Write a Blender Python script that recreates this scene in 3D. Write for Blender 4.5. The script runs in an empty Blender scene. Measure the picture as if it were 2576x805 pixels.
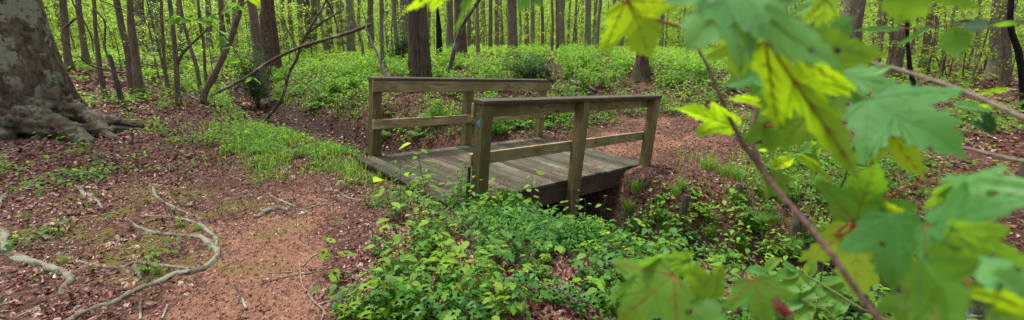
import bpy, math, random
import numpy as np
from mathutils import Vector, Matrix
random.seed(7); rng = np.random.default_rng(11)
S = bpy.context.scene
COL = S.collection
rad = math.radians

# ------------------------------------------------------------------ camera
CAM_Z = 1.6; PITCH = rad(14.0)
F = 1140.4; CU, CV = 1288.0, 402.5          # focal length and centre in units of a 2576 px wide picture
cd = bpy.data.cameras.new('camera'); cam = bpy.data.objects.new('camera', cd); COL.objects.link(cam)
cam.location = (0, 0, CAM_Z); cam.rotation_euler = (math.pi/2 - PITCH, 0, 0)
cd.sensor_width = 36; cd.lens = 36*F/2576; cd.clip_start = 0.02; cd.clip_end = 1000
cd.dof.use_dof = True; cd.dof.focus_distance = 6.5; cd.dof.aperture_fstop = 3.6
S.camera = cam
# ------------------------------------------------------------------ world and sun (overcast, soft)
SUN_EL, SUN_AZ = rad(73), rad(-50)
w = bpy.data.worlds.new("World"); S.world = w; w.use_nodes = True
nt = w.node_tree; nt.nodes.clear()
sky = nt.nodes.new('ShaderNodeTexSky'); sky.sky_type = 'NISHITA'; sky.sun_disc = False
sky.sun_elevation = SUN_EL; sky.sun_rotation = SUN_AZ; sky.air_density = 1.0; sky.dust_density = 5.0; sky.ozone_density = 0.0
bg = nt.nodes.new('ShaderNodeBackground'); bg.inputs[1].default_value = 0.08
ow = nt.nodes.new('ShaderNodeOutputWorld')
hs = nt.nodes.new('ShaderNodeHueSaturation'); hs.inputs['Saturation'].default_value = .45      # an overcast sky is nearly grey
nt.links.new(sky.outputs[0], hs.inputs['Color']); nt.links.new(hs.outputs[0], bg.inputs[0]); nt.links.new(bg.outputs[0], ow.inputs[0])
sl = bpy.data.lights.new('sun', 'SUN'); sl.energy = 1.5; sl.angle = rad(11); sl.color = (1.0, .95, .84)
so = bpy.data.objects.new('sun', sl); COL.objects.link(so)
sd = Vector((math.sin(SUN_AZ)*math.cos(SUN_EL), math.cos(SUN_AZ)*math.cos(SUN_EL), math.sin(SUN_EL)))
so.rotation_euler = sd.to_track_quat('Z', 'Y').to_euler()
S.view_settings.view_transform = 'Standard'; S.view_settings.look = 'None'
S.view_settings.exposure = 1.62; S.view_settings.gamma = 1.0
S.render.engine = 'CYCLES'
S.cycles.max_bounces = 6; S.cycles.diffuse_bounces = 3; S.cycles.transmission_bounces = 4; S.cycles.glossy_bounces = 2
S.cycles.use_denoising = True; S.cycles.caustics_reflective = False; S.cycles.caustics_refractive = False

# ------------------------------------------------------------------ picture <-> place
FW = np.array([0, math.cos(PITCH), -math.sin(PITCH)]); UP = np.array([0, math.sin(PITCH), math.cos(PITCH)])
def ray(u, v):
    d = np.array([1., 0, 0])*(u-CU) + FW*F - UP*(v-CV)
    return d/np.linalg.norm(d)
CP = np.array([0, 0, CAM_Z])
def at_y(u, v, Y):                 # the point seen at (u, v) whose distance north of the camera is Y
    d = ray(u, v); return CP + d*(Y/d[1])
def at_r(u, v, r):                 # ... whose distance from the camera is r
    return CP + ray(u, v)*r
def project(P):
    Q = P - CP; z = Q@FW
    zz = np.where(z > .05, z, .05)
    return CU + F*Q[..., 0]/zz, CV - F*(Q@UP)/zz, z

# ------------------------------------------------------------------ terrain height
CT = np.array([(0,0,0),(-2,2,0),(-4,4,0),(-1.5,4.3,-.02),(-.9,4.5,-.05),(-2.4,6.2,0),(-6,8,.05),(-8,12,.25),(-8.5,14,.5),(-3.2,8,-.12),
 (-5.8,10.2,-.12),(-10,13,.15),(-12,16,.4),(-14,22,.8),(-20,22,1.0),(-20,10,.5),(-26,40,1.2),(0,-6,.0),(-8,0,.1),(8,-3,-.2),(1.4,1.5,-.02),
 (2.2,2.3,-.2),(4,2.2,-.45),(7,1,-.5),(.7,9,-.12),(2.4,7.4,-.27),(3.2,8.3,-.1),(-1.5,10,.15),(-1,12,.55),(-1,15,.95),(-1,20,1.2),
 (-5,14.5,.25),(-5.5,18,.7),(-4,23,1.1),(3,11,.4),(4,14,.95),(6,12,.5),(4.5,9.5,.1),(7,10,.15),(12,15,.35),(10,8,-.1),(5,7.2,-.25),
 (7,6.2,-.4),(12,6.5,-.4),(14,22,.55),(20,25,.6),(8,22,1.0),(20,12,.2),(20,40,1.0),(0,40,1.35),(-5,70,1.6),(30,70,1.4),(-34,70,1.5),
 (-60,30,1.2),(60,30,.8),(-60,0,.6),(60,0,-.2),(0,-60,0),(60,-50,0),(-60,-50,.2),(2,8.0,-.2)], float)
def kern(r2): return np.sqrt(r2 + 1.0)
_n = len(CT)
_A = np.zeros((_n+3, _n+3)); _d = CT[:, None, :2]-CT[None, :, :2]
_A[:_n, :_n] = kern((_d**2).sum(-1)) + np.eye(_n)*(-.15); _A[:_n, _n] = 1; _A[:_n, _n+1:] = CT[:, :2]; _A[_n, :_n] = 1; _A[_n+1:, :_n] = CT[:, :2].T
_w = np.linalg.solve(_A, np.r_[CT[:, 2], 0, 0, 0])
CRK = np.array([(-30,60,1.2,.5,.5),(-17,34,.6,.4,.5),(-12,22,.05,.4,.5),(-9,15.5,-.4,.35,.55),(-5.6,11.9,-.75,.75,.9),(-2.5,9.2,-1.0,.75,1.1),(.05,6.75,-1.2,.42,1.15),
 (1.7,5.1,-1.25,.4,1.1),(3.6,4.5,-1.25,.45,.75),(6,4.2,-1.3,.5,.6),(12,4.4,-1.4,.5,.6),(40,6,-1.6,.5,.6)], float)
def hash2(i, j, s):
    n = (i*374761393 + j*668265263 + s*1274126177) & 0x7fffffff
    n = ((n ^ (n >> 13))*1103515245) & 0x7fffffff
    return ((n ^ (n >> 16)) & 0xffff)/65535.0
def vnoise(x, y, s=0):
    i = np.floor(x).astype(np.int64); j = np.floor(y).astype(np.int64); fx = x-i; fy = y-j
    fx = fx*fx*(3-2*fx); fy = fy*fy*(3-2*fy)
    a = hash2(i, j, s); b = hash2(i+1, j, s); c = hash2(i, j+1, s); d = hash2(i+1, j+1, s)
    return (a*(1-fx)+b*fx)*(1-fy) + (c*(1-fx)+d*fx)*fy
def creek(x, y):
    best = np.full(x.shape, 1e9); z = np.zeros(x.shape); wd = np.ones(x.shape); sp = np.ones(x.shape)
    for k in range(len(CRK)-1):
        a, b = CRK[k], CRK[k+1]; ex, ey = b[0]-a[0], b[1]-a[1]
        t = np.clip(((x-a[0])*ex + (y-a[1])*ey)/(ex*ex+ey*ey), 0, 1)
        d = np.hypot(x-a[0]-t*ex, y-a[1]-t*ey); m = d < best
        best = np.where(m, d, best)
        for arr, q in ((z, 2), (wd, 3), (sp, 4)): arr[m] = (a[q]+t*(b[q]-a[q]))[m]
    return best, z, wd, sp
def G(x, y):
    x = np.asarray(x, float); y = np.asarray(y, float); sh = x.shape; x = x.ravel(); y = y.ravel(); out = np.empty(x.shape)
    for k in range(0, len(x), 40000):
        X = x[k:k+40000]; Y = y[k:k+40000]; r = np.hypot(X, Y); f = np.minimum(1, 75/np.maximum(r, 1e-6)); X2 = X*f; Y2 = Y*f
        h = kern((X2[:, None]-CT[None, :, 0])**2 + (Y2[:, None]-CT[None, :, 1])**2)@_w[:_n] + _w[_n] + _w[_n+1]*X2 + _w[_n+2]*Y2
        d, z, wd, sp = creek(X+.25*(vnoise(X*1.1, Y*1.1, 5)-.5), Y+.25*(vnoise(X*1.1, Y*1.1, 6)-.5))
        hc = z + np.maximum(0, d-wd)*sp
        q = np.clip(.5+.5*(hc-h)/.18, 0, 1)
        h = hc*(1-q) + h*q - .18*q*(1-q)
        h = h + .05*(vnoise(X*.9, Y*.9, 1)-.5) + .022*(vnoise(X*3.3, Y*3.3, 2)-.5) + .01*(vnoise(X*9, Y*9, 3)-.5)
        # worn hollow of the clay trail beside the raised root bank
        h = h - .07*lookup(CLAY, np.stack([X, Y, h], -1))*np.clip((6.5-r)/2, 0, 1)
        out[k:k+40000] = h
    return out.reshape(sh)
def g1(x, y): return float(G(np.array([x]), np.array([y]))[0])
def hit(u, v):                      # where the sight line through (u, v) meets the ground
    d = ray(u, v); t = np.r_[np.arange(1.2, 12, .03), np.geomspace(12, 90, 400)]
    P = CP + t[:, None]*d; below = P[:, 2] < G(P[:, 0], P[:, 1])
    k = np.argmax(below) if below.any() else len(t)-1
    return np.array([P[k, 0], P[k, 1], g1(P[k, 0], P[k, 1])])

# ------------------------------------------------------------------ cover maps (rows v=0,80,..,800 ; columns u=0,99,..,2576)
def grid(txt): return np.array([[int(c) for c in r] for r in txt.split()], float)/9.0
GREEN = grid("""555667889999999999998888888
555667889999999999998888888
334556898765555679863344445
212345578544455556722233322
111123631136777542121223332
111123467410000000255443332
011000000157400000077655443
000110000025677876677665544
011110000057655888988887655
000000000265334577888777655
000000000377544567888877766""")
CLAY = grid("""000000000000000000000000000
000000000000000000000000000
000000000000000000000233210
000000000000000000220000000
000000000000000255430000000
000000000000002355310000000
012232224210000000000000000
222322455200000000000000000
123224675200000000000000000
111125876100000000000000000
111157875100000000000000000""")
GRASS = grid("""000000000000000000000000000
000000011100000000000000000
000000135520000000000000000
000001463300000000000000000
000000393100000000000000000
000000135740000000133210000
000000000000000000121111000
000000000000000000001221000
000000000000000000001332000
000000000000000000001221000
000000000000000000000000000""")
def lookup(Gd, P):
    u, v, z = project(P); wob = vnoise(P[..., 0]*1.6, P[..., 1]*1.6, 71)-.5; wo2 = vnoise(P[..., 0]*1.6, P[..., 1]*1.6, 72)-.5
    u = u+150*wob; v = v+70*wo2*np.clip(v-118, 0, 400)/400
    gx = np.clip(u/99.08, 0, 25.999); gy = np.clip(v/80.0, 0, 9.999)
    i = gx.astype(int); j = gy.astype(int); fx = gx-i; fy = gy-j
    val = (Gd[j, i]*(1-fx)+Gd[j, i+1]*fx)*(1-fy) + (Gd[j+1, i]*(1-fx)+Gd[j+1, i+1]*fx)*fy
    return np.where(z > .5, val, .3)

# ------------------------------------------------------------------ mesh helpers
class Acc:
    def __init__(s): s.V = []; s.F = []; s.T = []; s.M = []; s.n = 0
    def add(s, V, Fc, tint=0.5, mat=0):
        V = np.asarray(V, float).reshape(-1, 3); Fc = np.asarray(Fc, np.int64)
        s.V.append(V); s.F.append(Fc + s.n); s.n += len(V)
        t = np.empty(len(V)); t[:] = tint; s.T.append(t); s.M.append(np.full(len(Fc), mat))
        return s
    def build(s, name, mats, parent=None, smooth=True, link=True):
        me = bpy.data.meshes.new(name)
        if s.n:
            V = np.concatenate(s.V); me.vertices.add(len(V)); me.vertices.foreach_set('co', V.astype(np.float32).ravel())
            nf = sum(len(f) for f in s.F); tot = np.concatenate([np.full(len(f), f.shape[1]) for f in s.F])
            idx = np.concatenate([f.ravel() for f in s.F])
            me.loops.add(len(idx)); me.loops.foreach_set('vertex_index', idx.astype(np.int32))
            me.polygons.add(nf); st = np.r_[0, np.cumsum(tot)[:-1]]
            me.polygons.foreach_set('loop_start', st.astype(np.int32)); me.polygons.foreach_set('loop_total', tot.astype(np.int32))
            me.polygons.foreach_set('material_index', np.concatenate(s.M).astype(np.int32))
            me.polygons.foreach_set('use_smooth', np.full(nf, smooth))
            at = me.attributes.new('tint', 'FLOAT', 'POINT'); at.data.foreach_set('value', np.concatenate(s.T).astype(np.float32))
            me.update(calc_edges=True); me.validate()
        for m in (mats if isinstance(mats, (list, tuple)) else [mats]): me.materials.append(m)
        o = bpy.data.objects.new(name, me)
        if link: COL.objects.link(o)
        if parent: o.parent = parent
        return o
def tag(o, label=None, cat=None, group=None, kind=None):
    if label: o['label'] = label
    if cat: o['category'] = cat
    if group: o['group'] = group
    if kind: o['kind'] = kind
    return o
def empty(name, loc=(0, 0, 0), rz=0, label=None, cat=None, group=None):
    o = bpy.data.objects.new(name, None); COL.objects.link(o); o.location = loc; o.rotation_euler = (0, 0, rz)
    o.empty_display_size = .1
    return tag(o, label, cat, group)
def copy_tree(o, parent=None):
    c = o.copy(); COL.objects.link(c); c.parent = parent
    for ch in list(o.children): copy_tree(ch, c)
    return c
def spline(pts, n):
    P = np.asarray(pts, float)
    if len(P) == 2: return P[0] + (P[1]-P[0])*np.linspace(0, 1, n)[:, None]
    L = np.r_[0, np.cumsum(np.linalg.norm(np.diff(P[:, :3], axis=0), axis=1))]; L /= L[-1]
    m = np.zeros_like(P); m[1:-1] = (P[2:]-P[:-2])/(L[2:]-L[:-2])[:, None]; m[0] = (P[1]-P[0])/(L[1]-L[0]); m[-1] = (P[-1]-P[-2])/(L[-1]-L[-2])
    t = np.linspace(0, 1, n); k = np.clip(np.searchsorted(L, t, 'right')-1, 0, len(P)-2); h = (L[k+1]-L[k])[:, None]; s = ((t-L[k])[:, None])/h
    return (2*s**3-3*s**2+1)*P[k] + (s**3-2*s**2+s)*h*m[k] + (-2*s**3+3*s**2)*P[k+1] + (s**3-s**2)*h*m[k+1]
def tube(acc, pts, radii, sides=8, n=None, tint=.5, mat=0, rough=0.0, cap=True, seed=0, ridge=0., rk=9):
    pts = np.asarray(pts, float); radii = np.asarray(radii, float).reshape(-1)
    n = n or max(2, len(pts))
    PR = spline(np.c_[pts, np.interp(np.linspace(0, 1, len(pts)), np.linspace(0, 1, len(radii)), radii)], n)
    P = PR[:, :3]; R = np.maximum(PR[:, 3], 1e-4)
    T = np.gradient(P, axis=0); T /= np.linalg.norm(T, axis=1)[:, None]+1e-12
    a = np.array([0, 0, 1.]) if abs(T[0][2]) < .8 else np.array([1., 0, 0])
    U = np.empty_like(P); u = np.cross(T[0], a); u /= np.linalg.norm(u)
    for i in range(n):
        u = u - T[i]*(u@T[i]); u /= np.linalg.norm(u)+1e-12; U[i] = u
    W = np.cross(T, U); th = np.arange(sides)/sides*2*math.pi
    rr = R[:, None]*np.ones(sides)
    if rough:
        r2 = np.random.default_rng(seed+n); q = r2.normal(0, 1, (n, sides)); q = (q + np.roll(q, 1, 1) + np.roll(q, 1, 0))/1.7
        rr = rr*(1+rough*q)
    if ridge:
        ta, tb = np.meshgrid(np.r_[np.arange(sides)/sides*rk], np.linspace(0, n*.16, n)); rr = rr*(1+ridge*(2*np.abs(vnoise(ta+seed, tb, seed)-.5)-.25)+ridge*.6*(vnoise(ta*2.3, tb*4, seed+1)-.5))
    V = P[:, None] + rr[..., None]*(U[:, None]*np.cos(th)[None, :, None] + W[:, None]*np.sin(th)[None, :, None])
    V = V.reshape(-1, 3); i = np.arange(n-1)[:, None]*sides; j = np.arange(sides)[None, :]; k = (j+1) % sides
    n0 = acc.n; acc.add(np.vstack([V, P[0], P[-1]]) if cap else V, np.stack([i+j, i+k, i+k+sides, i+j+sides], -1).reshape(-1, 4), tint, mat)
    if cap:
        jj = np.arange(sides); j2 = (jj+1) % sides; e = (n-1)*sides
        acc.F.append(np.vstack([np.stack([j2, jj, np.full(sides, n*sides)], -1), np.stack([jj+e, j2+e, np.full(sides, n*sides+1)], -1)])+n0); acc.M.append(np.full(2*sides, mat))
def box(acc, lo, hi, tint=.5, mat=0, bev=.003):
    lo = np.array(lo, float); hi = np.array(hi, float); b = min(bev, (hi-lo).min()*.3)
    V = []; idx = {}
    for ax in range(3):
        for sgn in (0, 1):
            o1, o2 = [a for a in range(3) if a != ax]
            q = []
            for s1, s2 in ((0, 0), (1, 0), (1, 1), (0, 1)):
                p = np.zeros(3); p[ax] = (lo, hi)[sgn][ax]
                p[o1] = hi[o1]-b if s1 else lo[o1]+b; p[o2] = hi[o2]-b if s2 else lo[o2]+b
                idx[(ax, sgn, s1, s2)] = len(V); q.append(len(V)); V.append(p)
    def vi(ax, c):
        o1, o2 = [a for a in range(3) if a != ax]; return idx[(ax, c[ax], c[o1], c[o2])]
    Q = []; Tt = []
    cen = (lo+hi)/2; V = np.array(V)
    def put(L, lst):
        n = np.cross(V[L[1]]-V[L[0]], V[L[2]]-V[L[0]])
        if n@(V[L].mean(0)-cen) < 0: L = L[::-1]
        lst.append(L)
    for ax in range(3):
        for sgn in (0, 1):
            cs = []
            o1, o2 = [a for a in range(3) if a != ax]
            for s1, s2 in ((0, 0), (1, 0), (1, 1), (0, 1)):
                c = [0, 0, 0]; c[ax] = sgn; c[o1] = s1; c[o2] = s2; cs.append(vi(ax, c))
            put(cs, Q)
    for ax in range(3):
        o1, o2 = [a for a in range(3) if a != ax]
        for s1 in (0, 1):
            for s2 in (0, 1):
                c0 = [0, 0, 0]; c0[o1] = s1; c0[o2] = s2; c1 = list(c0); c1[ax] = 1
                put([vi(o1, c0), vi(o1, c1), vi(o2, c1), vi(o2, c0)], Q)
    for c in ((a, b2, c2) for a in (0, 1) for b2 in (0, 1) for c2 in (0, 1)): put([vi(0, c), vi(1, c), vi(2, c)], Tt)
    n0 = acc.n
    acc.add(V, np.array(Q), tint, mat); acc.F.append(np.array(Tt)+n0); acc.M.append(np.full(len(Tt), mat))

# leaf templates: base at origin, tip along +Y, upper side +Z, length 1
def leaf_simple(wd=.5, seg=3, fold=.10, droop=.15):
    ys = np.linspace(0, 1, seg+1); mid = np.c_[0*ys, ys, -droop*ys**2]
    V = [*mid]; L = []; R = []
    for y in ys[1:-1]:
        h = wd*.5*math.sin(math.pi*y**.8)**.85
        L.append(len(V)); V.append((-h, y-.02, fold*h*2-droop*y*y)); R.append(len(V)); V.append((h, y-.02, fold*h*2-droop*y*y))
    F3 = []
    Lc = [0]+L+[seg]; Rc = [0]+R+[seg]
    for k in range(seg):
        a, b = k, k+1
        for C, fl in ((Lc, 0), (Rc, 1)):
            q = [a, b, C[k+1], C[k]]
            q = [x for i, x in enumerate(q) if x not in q[:i]]
            if fl: pass
            else: q = q[::1]
            if len(q) == 3: tr = [q]
            else: tr = [[q[0], q[1], q[2]], [q[0], q[2], q[3]]]
            for t in tr: F3.append(t if fl == 0 else t[::-1])
    return np.array(V, float), np.array(F3)
DIAMOND = (np.array([(0, 0, 0), (-.28, .45, .07), (.28, .45, .07), (0, 1, -.08)], float), np.array([(0, 3, 1), (0, 2, 3)]))
SIMPLE = leaf_simple(); BROAD = leaf_simple(.62, 4, .08, .2); LANCE = leaf_simple(.3, 3, .1, .2)
def star_leaf(pts, droop=.2, cup=.06):      # half outline (x>=0) from base to tip -> fan around the midrib
    V = []; F3 = []
    H = pts; n = len(H)
    def z(x, y): return -droop*(y**2)*.6 - cup*x*x*2 + .05*abs(x)
    mids = [(0, y) for x, y in H]
    for x, y in H: V.append((x, y, z(x, y)))
    for x, y in H: V.append((-x, y, z(x, y)))
    c = len(V); V.append((0, H[0][1]*1.0+.02, 0)); V.append((0, .3, z(0, .3))); V.append((0, .62, z(0, .62)))
    for k in range(n-1):
        ym = (H[k][1]+H[k+1][1])/2; cc = c+1 if ym < .42 else c+2
        F3.append((cc, k, k+1)); F3.append((cc, n+k+1, n+k))
    F3.append((c+1, c+2, n//2)) 
    return np.array(V, float), np.array(F3)
MAPLE = star_leaf([(0, 0), (.16, .03), (.34, -.04), (.30, .10), (.52, .16), (.36, .26), (.62, .52), (.38, .46), (.22, .46), (.26, .62), (.15, .70), (.10, .84), (0, 1)])
def frames(N, yaw=None, pitch_mu=0., pitch_sd=.35, roll_sd=.35, rg=None):
    rg = rg or rng
    yaw = rg.uniform(0, 2*math.pi, N) if yaw is None else yaw
    p = rg.normal(pitch_mu, pitch_sd, N); r = rg.normal(0, roll_sd, N)
    cy, sy, cp, sp, cr, sr = np.cos(yaw), np.sin(yaw), np.cos(p), np.sin(p), np.cos(r), np.sin(r)
    Y = np.stack([sy*cp, cy*cp, sp], -1); X0 = np.stack([cy, -sy, 0*cy], -1); Z0 = np.cross(X0, Y)
    X = X0*cr[:, None] + Z0*sr[:, None]; Z = np.cross(X, Y)
    return np.stack([X, Y, Z], -1)
def inst(acc, tpl, pos, Rm, s, tint, mat=0):
    V, Fc = tpl; N = len(pos)
    if N == 0: return
    s = np.asarray(s, float)
    s = s[:, None, None] if s.ndim == 1 else s
    W = np.einsum('nij,vj->nvi', Rm, V)*s + pos[:, None]
    Ff = (Fc[None] + (np.arange(N)*len(V))[:, None, None]).reshape(-1, Fc.shape[1])
    acc.add(W.reshape(-1, 3), Ff, np.repeat(tint, len(V)), mat)

# ------------------------------------------------------------------ materials
def newmat(name):
    m = bpy.data.materials.new(name); m.use_nodes = True; n = m.node_tree.nodes; n.clear(); return m, n, m.node_tree.links
def ramp(n, stops):
    r = n.new('ShaderNodeValToRGB'); e = r.color_ramp.elements
    while len(e) < len(stops): e.new(.5)
    for q, (p, c) in zip(e, stops): q.position = p; q.color = (*c, 1)
    return r
def noise(n, l, vec, scale, detail=4, rough=.6, dist=0):
    t = n.new('ShaderNodeTexNoise'); t.inputs['Scale'].default_value = scale; t.inputs['Detail'].default_value = detail
    t.inputs['Roughness'].default_value = rough; t.inputs['Distortion'].default_value = dist
    if vec is not None: l.new(vec, t.inputs['Vector'])
    return t
def mapping(n, l, vec, scale):
    mp = n.new('ShaderNodeMapping'); mp.inputs['Scale'].default_value = scale; l.new(vec, mp.inputs['Vector']); return mp.outputs[0]
def mixc(n, l, fac, a, b, mode='MIX'):
    m = n.new('ShaderNodeMix'); m.data_type = 'RGBA'; m.blend_type = mode
    for s, v in ((m.inputs[0], fac), (m.inputs[6], a), (m.inputs[7], b)):
        if isinstance(v, (int, float)): s.default_value = v
        elif isinstance(v, tuple): s.default_value = (*v, 1) if len(v) == 3 else v
        else: l.new(v, s)
    return m.outputs[2]
def math_(n, l, op, a, b=None, clamp=False):
    m = n.new('ShaderNodeMath'); m.operation = op; m.use_clamp = clamp
    for s, v in zip(m.inputs, (a, b)):
        if v is None: continue
        if isinstance(v, (int, float)): s.default_value = v
        else: l.new(v, s)
    return m.outputs[0]
def smooth(n, l, v, a, b):
    m = n.new('ShaderNodeMapRange'); m.interpolation_type = 'SMOOTHSTEP'; m.inputs[1].default_value = a; m.inputs[2].default_value = b
    l.new(v, m.inputs[0]); return m.outputs[0]
def finish(m, n, l, col, rough=.8, height=None, bstr=.5, bdist=.02, spec=.3):
    p = n.new('ShaderNodeBsdfPrincipled'); o = n.new('ShaderNodeOutputMaterial')
    if isinstance(col, tuple): p.inputs['Base Color'].default_value = (*col, 1)
    else: l.new(col, p.inputs['Base Color'])
    if isinstance(rough, (int, float)): p.inputs['Roughness'].default_value = rough
    else: l.new(rough, p.inputs['Roughness'])
    p.inputs['Specular IOR Level'].default_value = spec
    if height is not None:
        b = n.new('ShaderNodeBump'); b.inputs['Strength'].default_value = bstr; b.inputs['Distance'].default_value = bdist
        l.new(height, b.inputs['Height']); l.new(b.outputs[0], p.inputs['Normal'])
    l.new(p.outputs[0], o.inputs[0]); return p
def objco(n): return n.new('ShaderNodeTexCoord').outputs['Object']
def attr(n, name):
    a = n.new('ShaderNodeAttribute'); a.attribute_name = name; return a.outputs['Fac']

def leaf_mat(name, cols, trans, tf=.45, rough=.5, spots=False, under=None):
    m, n, l = newmat(name)
    t = attr(n, 'tint'); r = ramp(n, [(i/(len(cols)-1), c) for i, c in enumerate(cols)]); l.new(t, r.inputs[0])
    rt = ramp(n, [(i/(len(trans)-1), c) for i, c in enumerate(trans)]); l.new(t, rt.inputs[0])
    nz = noise(n, l, objco(n), 9 if not spots else 30, 2)
    c = mixc(n, l, .35, r.outputs[0], nz.outputs[0], 'SOFT_LIGHT')
    tc = rt.outputs[0]
    if under is not None:
        g = n.new('ShaderNodeNewGeometry'); c = mixc(n, l, g.outputs['Backfacing'], c, under)
    if spots:
        vo = n.new('ShaderNodeTexVoronoi'); vo.inputs['Scale'].default_value = 42; l.new(objco(n), vo.inputs['Vector'])
        n2 = noise(n, l, objco(n), 25, 3)
        s = math_(n, l, 'MULTIPLY', math_(n, l, 'LESS_THAN', math_(n, l, 'ADD', vo.outputs['Distance'], math_(n, l, 'MULTIPLY', n2.outputs[0], .12)), .17), 
                  math_(n, l, 'GREATER_THAN', vo.outputs['Color'], .62))
        c = mixc(n, l, s, c, (.07, .02, .008)); tc = mixc(n, l, s, tc, (.06, .012, .004))
    p = n.new('ShaderNodeBsdfPrincipled'); l.new(c, p.inputs['Base Color']); p.inputs['Roughness'].default_value = rough
    p.inputs['Specular IOR Level'].default_value = .22
    tr = n.new('ShaderNodeBsdfTranslucent'); l.new(tc, tr.inputs[0])
    mx = n.new('ShaderNodeMixShader'); mx.inputs[0].default_value = tf; o = n.new('ShaderNodeOutputMaterial')
    l.new(p.outputs[0], mx.inputs[1]); l.new(tr.outputs[0], mx.inputs[2]); l.new(mx.outputs[0], o.inputs[0])
    return m
M = {}
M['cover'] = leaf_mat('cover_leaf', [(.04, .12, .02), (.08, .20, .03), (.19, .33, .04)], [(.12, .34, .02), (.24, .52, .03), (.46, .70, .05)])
M['covercool'] = leaf_mat('cool_leaf', [(.03, .11, .025), (.05, .165, .03), (.085, .22, .035)], [(.09, .32, .03), (.15, .43, .04), (.24, .52, .04)], .4)
M['bright'] = leaf_mat('bright_leaf', [(.06, .17, .03), (.10, .24, .035), (.16, .32, .04)], [(.16, .45, .03), (.28, .6, .04), (.42, .7, .05)], .5)
M['canopy'] = leaf_mat('canopy_leaf', [(.07, .15, .03), (.13, .23, .04), (.22, .33, .06)], [(.26, .48, .05), (.42, .64, .07), (.6, .76, .12)], .6, .6)
M['evergreen'] = leaf_mat('evergreen_leaf', [(.012, .04, .015), (.025, .07, .02), (.05, .11, .03)], [(.03, .12, .02), (.06, .2, .03), (.1, .28, .04)], .25, .65)
M['grass'] = leaf_mat('grass_blade', [(.08, .19, .025), (.13, .27, .035), (.22, .34, .06)], [(.2, .45, .03), (.3, .57, .04), (.4, .6, .07)], .45, .55)
M['lime'] = leaf_mat('lime_leaf', [(.12, .26, .025), (.18, .34, .03), (.25, .40, .05)], [(.3, .6, .03), (.42, .7, .04), (.5, .74, .06)], .5)
M['fern'] = leaf_mat('fern_leaf', [(.06, .18, .03), (.09, .24, .035), (.14, .30, .05)], [(.14, .42, .03), (.24, .54, .04), (.34, .6, .06)], .45)
M['litter'] = leaf_mat('dead_leaf', [(.03, .012, .009), (.07, .022, .016), (.13, .042, .03), (.20, .08, .055), (.30, .165, .115), (.38, .28, .18)],
                       [(.06, .015, .01), (.12, .03, .02), (.16, .05, .03), (.2, .08, .05), (.25, .12, .07), (.3, .2, .1)], .08, .42)
[setattr(q.inputs['Specular IOR Level'], 'default_value', .5) for q in M['litter'].node_tree.nodes if q.type == 'BSDF_PRINCIPLED']
M['needle'] = leaf_mat('red_debris', [(.20, .035, .025), (.28, .07, .045), (.33, .16, .10)], [(.1, .02, .01), (.1, .02, .01)], .05, .7)
def bark(name, dark, light, sx=9., sz=1.6, lichen=None, moss=0., bump=.7, bd=.03, lich_amt=.55, base_dark=None):
    m, n, l = newmat(name); co = objco(n)
    mp = mapping(n, l, co, (sx, sx, sz)); a = noise(n, l, mp, 2.2, 8, .65, .6); b = noise(n, l, co, 3.0, 5)
    r = ramp(n, [(.36, dark), (.62, light)]); l.new(a.outputs[0], r.inputs[0]); c = r.outputs[0]
    c = mixc(n, l, .55, c, b.outputs[0], 'SOFT_LIGHT')
    if lichen:
        q = noise(n, l, co, 2.6, 8, .62); s = smooth(n, l, q.outputs[0], lich_amt, lich_amt+.03)
        q2 = noise(n, l, co, 14, 4, .7); s = math_(n, l, 'MULTIPLY', s, smooth(n, l, q2.outputs[0], .36, .5)); c = mixc(n, l, s, c, lichen)
    if moss:
        z = n.new('ShaderNodeSeparateXYZ'); l.new(co, z.inputs[0])
        q = noise(n, l, co, 6, 5); s = math_(n, l, 'MULTIPLY', smooth(n, l, q.outputs[0], .45, .6), math_(n, l, 'SUBTRACT', 1.0, smooth(n, l, z.outputs[2], .05, moss)))
        c = mixc(n, l, s, c, (.045, .065, .015))
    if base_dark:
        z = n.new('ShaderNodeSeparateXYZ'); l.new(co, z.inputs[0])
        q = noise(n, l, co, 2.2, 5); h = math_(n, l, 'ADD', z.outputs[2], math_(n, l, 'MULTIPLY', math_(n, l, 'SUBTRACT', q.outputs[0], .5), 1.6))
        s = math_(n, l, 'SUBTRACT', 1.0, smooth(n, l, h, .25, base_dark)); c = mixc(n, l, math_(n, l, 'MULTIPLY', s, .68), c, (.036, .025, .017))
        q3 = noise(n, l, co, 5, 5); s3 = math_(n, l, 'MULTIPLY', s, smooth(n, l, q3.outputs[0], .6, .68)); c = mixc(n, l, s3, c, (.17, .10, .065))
    finish(m, n, l, c, .9, a.outputs[0], bump, bd, .15); return m
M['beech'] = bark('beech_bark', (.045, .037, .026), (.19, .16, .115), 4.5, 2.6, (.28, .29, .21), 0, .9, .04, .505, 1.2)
M['oak'] = bark('ridged_bark', (.035, .027, .02), (.16, .125, .09), 16., 1.3, None, .5, 1., .05)
M['grey'] = bark('grey_bark', (.12, .105, .075), (.27, .245, .18), 12., 2.0, (.30, .30, .25), 0, .6, .02, .6)
M['brown'] = bark('brown_bark', (.09, .068, .05), (.24, .19, .145), 12., 2.0, (.22, .23, .17), .4, .6, .02, .62)
M['pine'] = bark('pine_bark', (.05, .03, .025), (.20, .13, .10), 9., 3.5, None, 0, .8, .04)
M['char'] = bark('charred_bark', (.006, .006, .006), (.03, .028, .028), 9., 3., None, 0, .8, .03)
M['dead'] = bark('dead_wood', (.05, .038, .03), (.15, .12, .10), 14., 3., (.24, .25, .2), 0, .6, .01, .55)
M['lichen'] = bark('lichen_wood', (.045, .035, .03), (.14, .12, .1), 14., 3., (.33, .37, .30), 0, .6, .01, .45)
M['pale'] = bark('pale_stick', (.13, .10, .08), (.30, .25, .20), 10., 10., None, 0, .4, .005)
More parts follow.
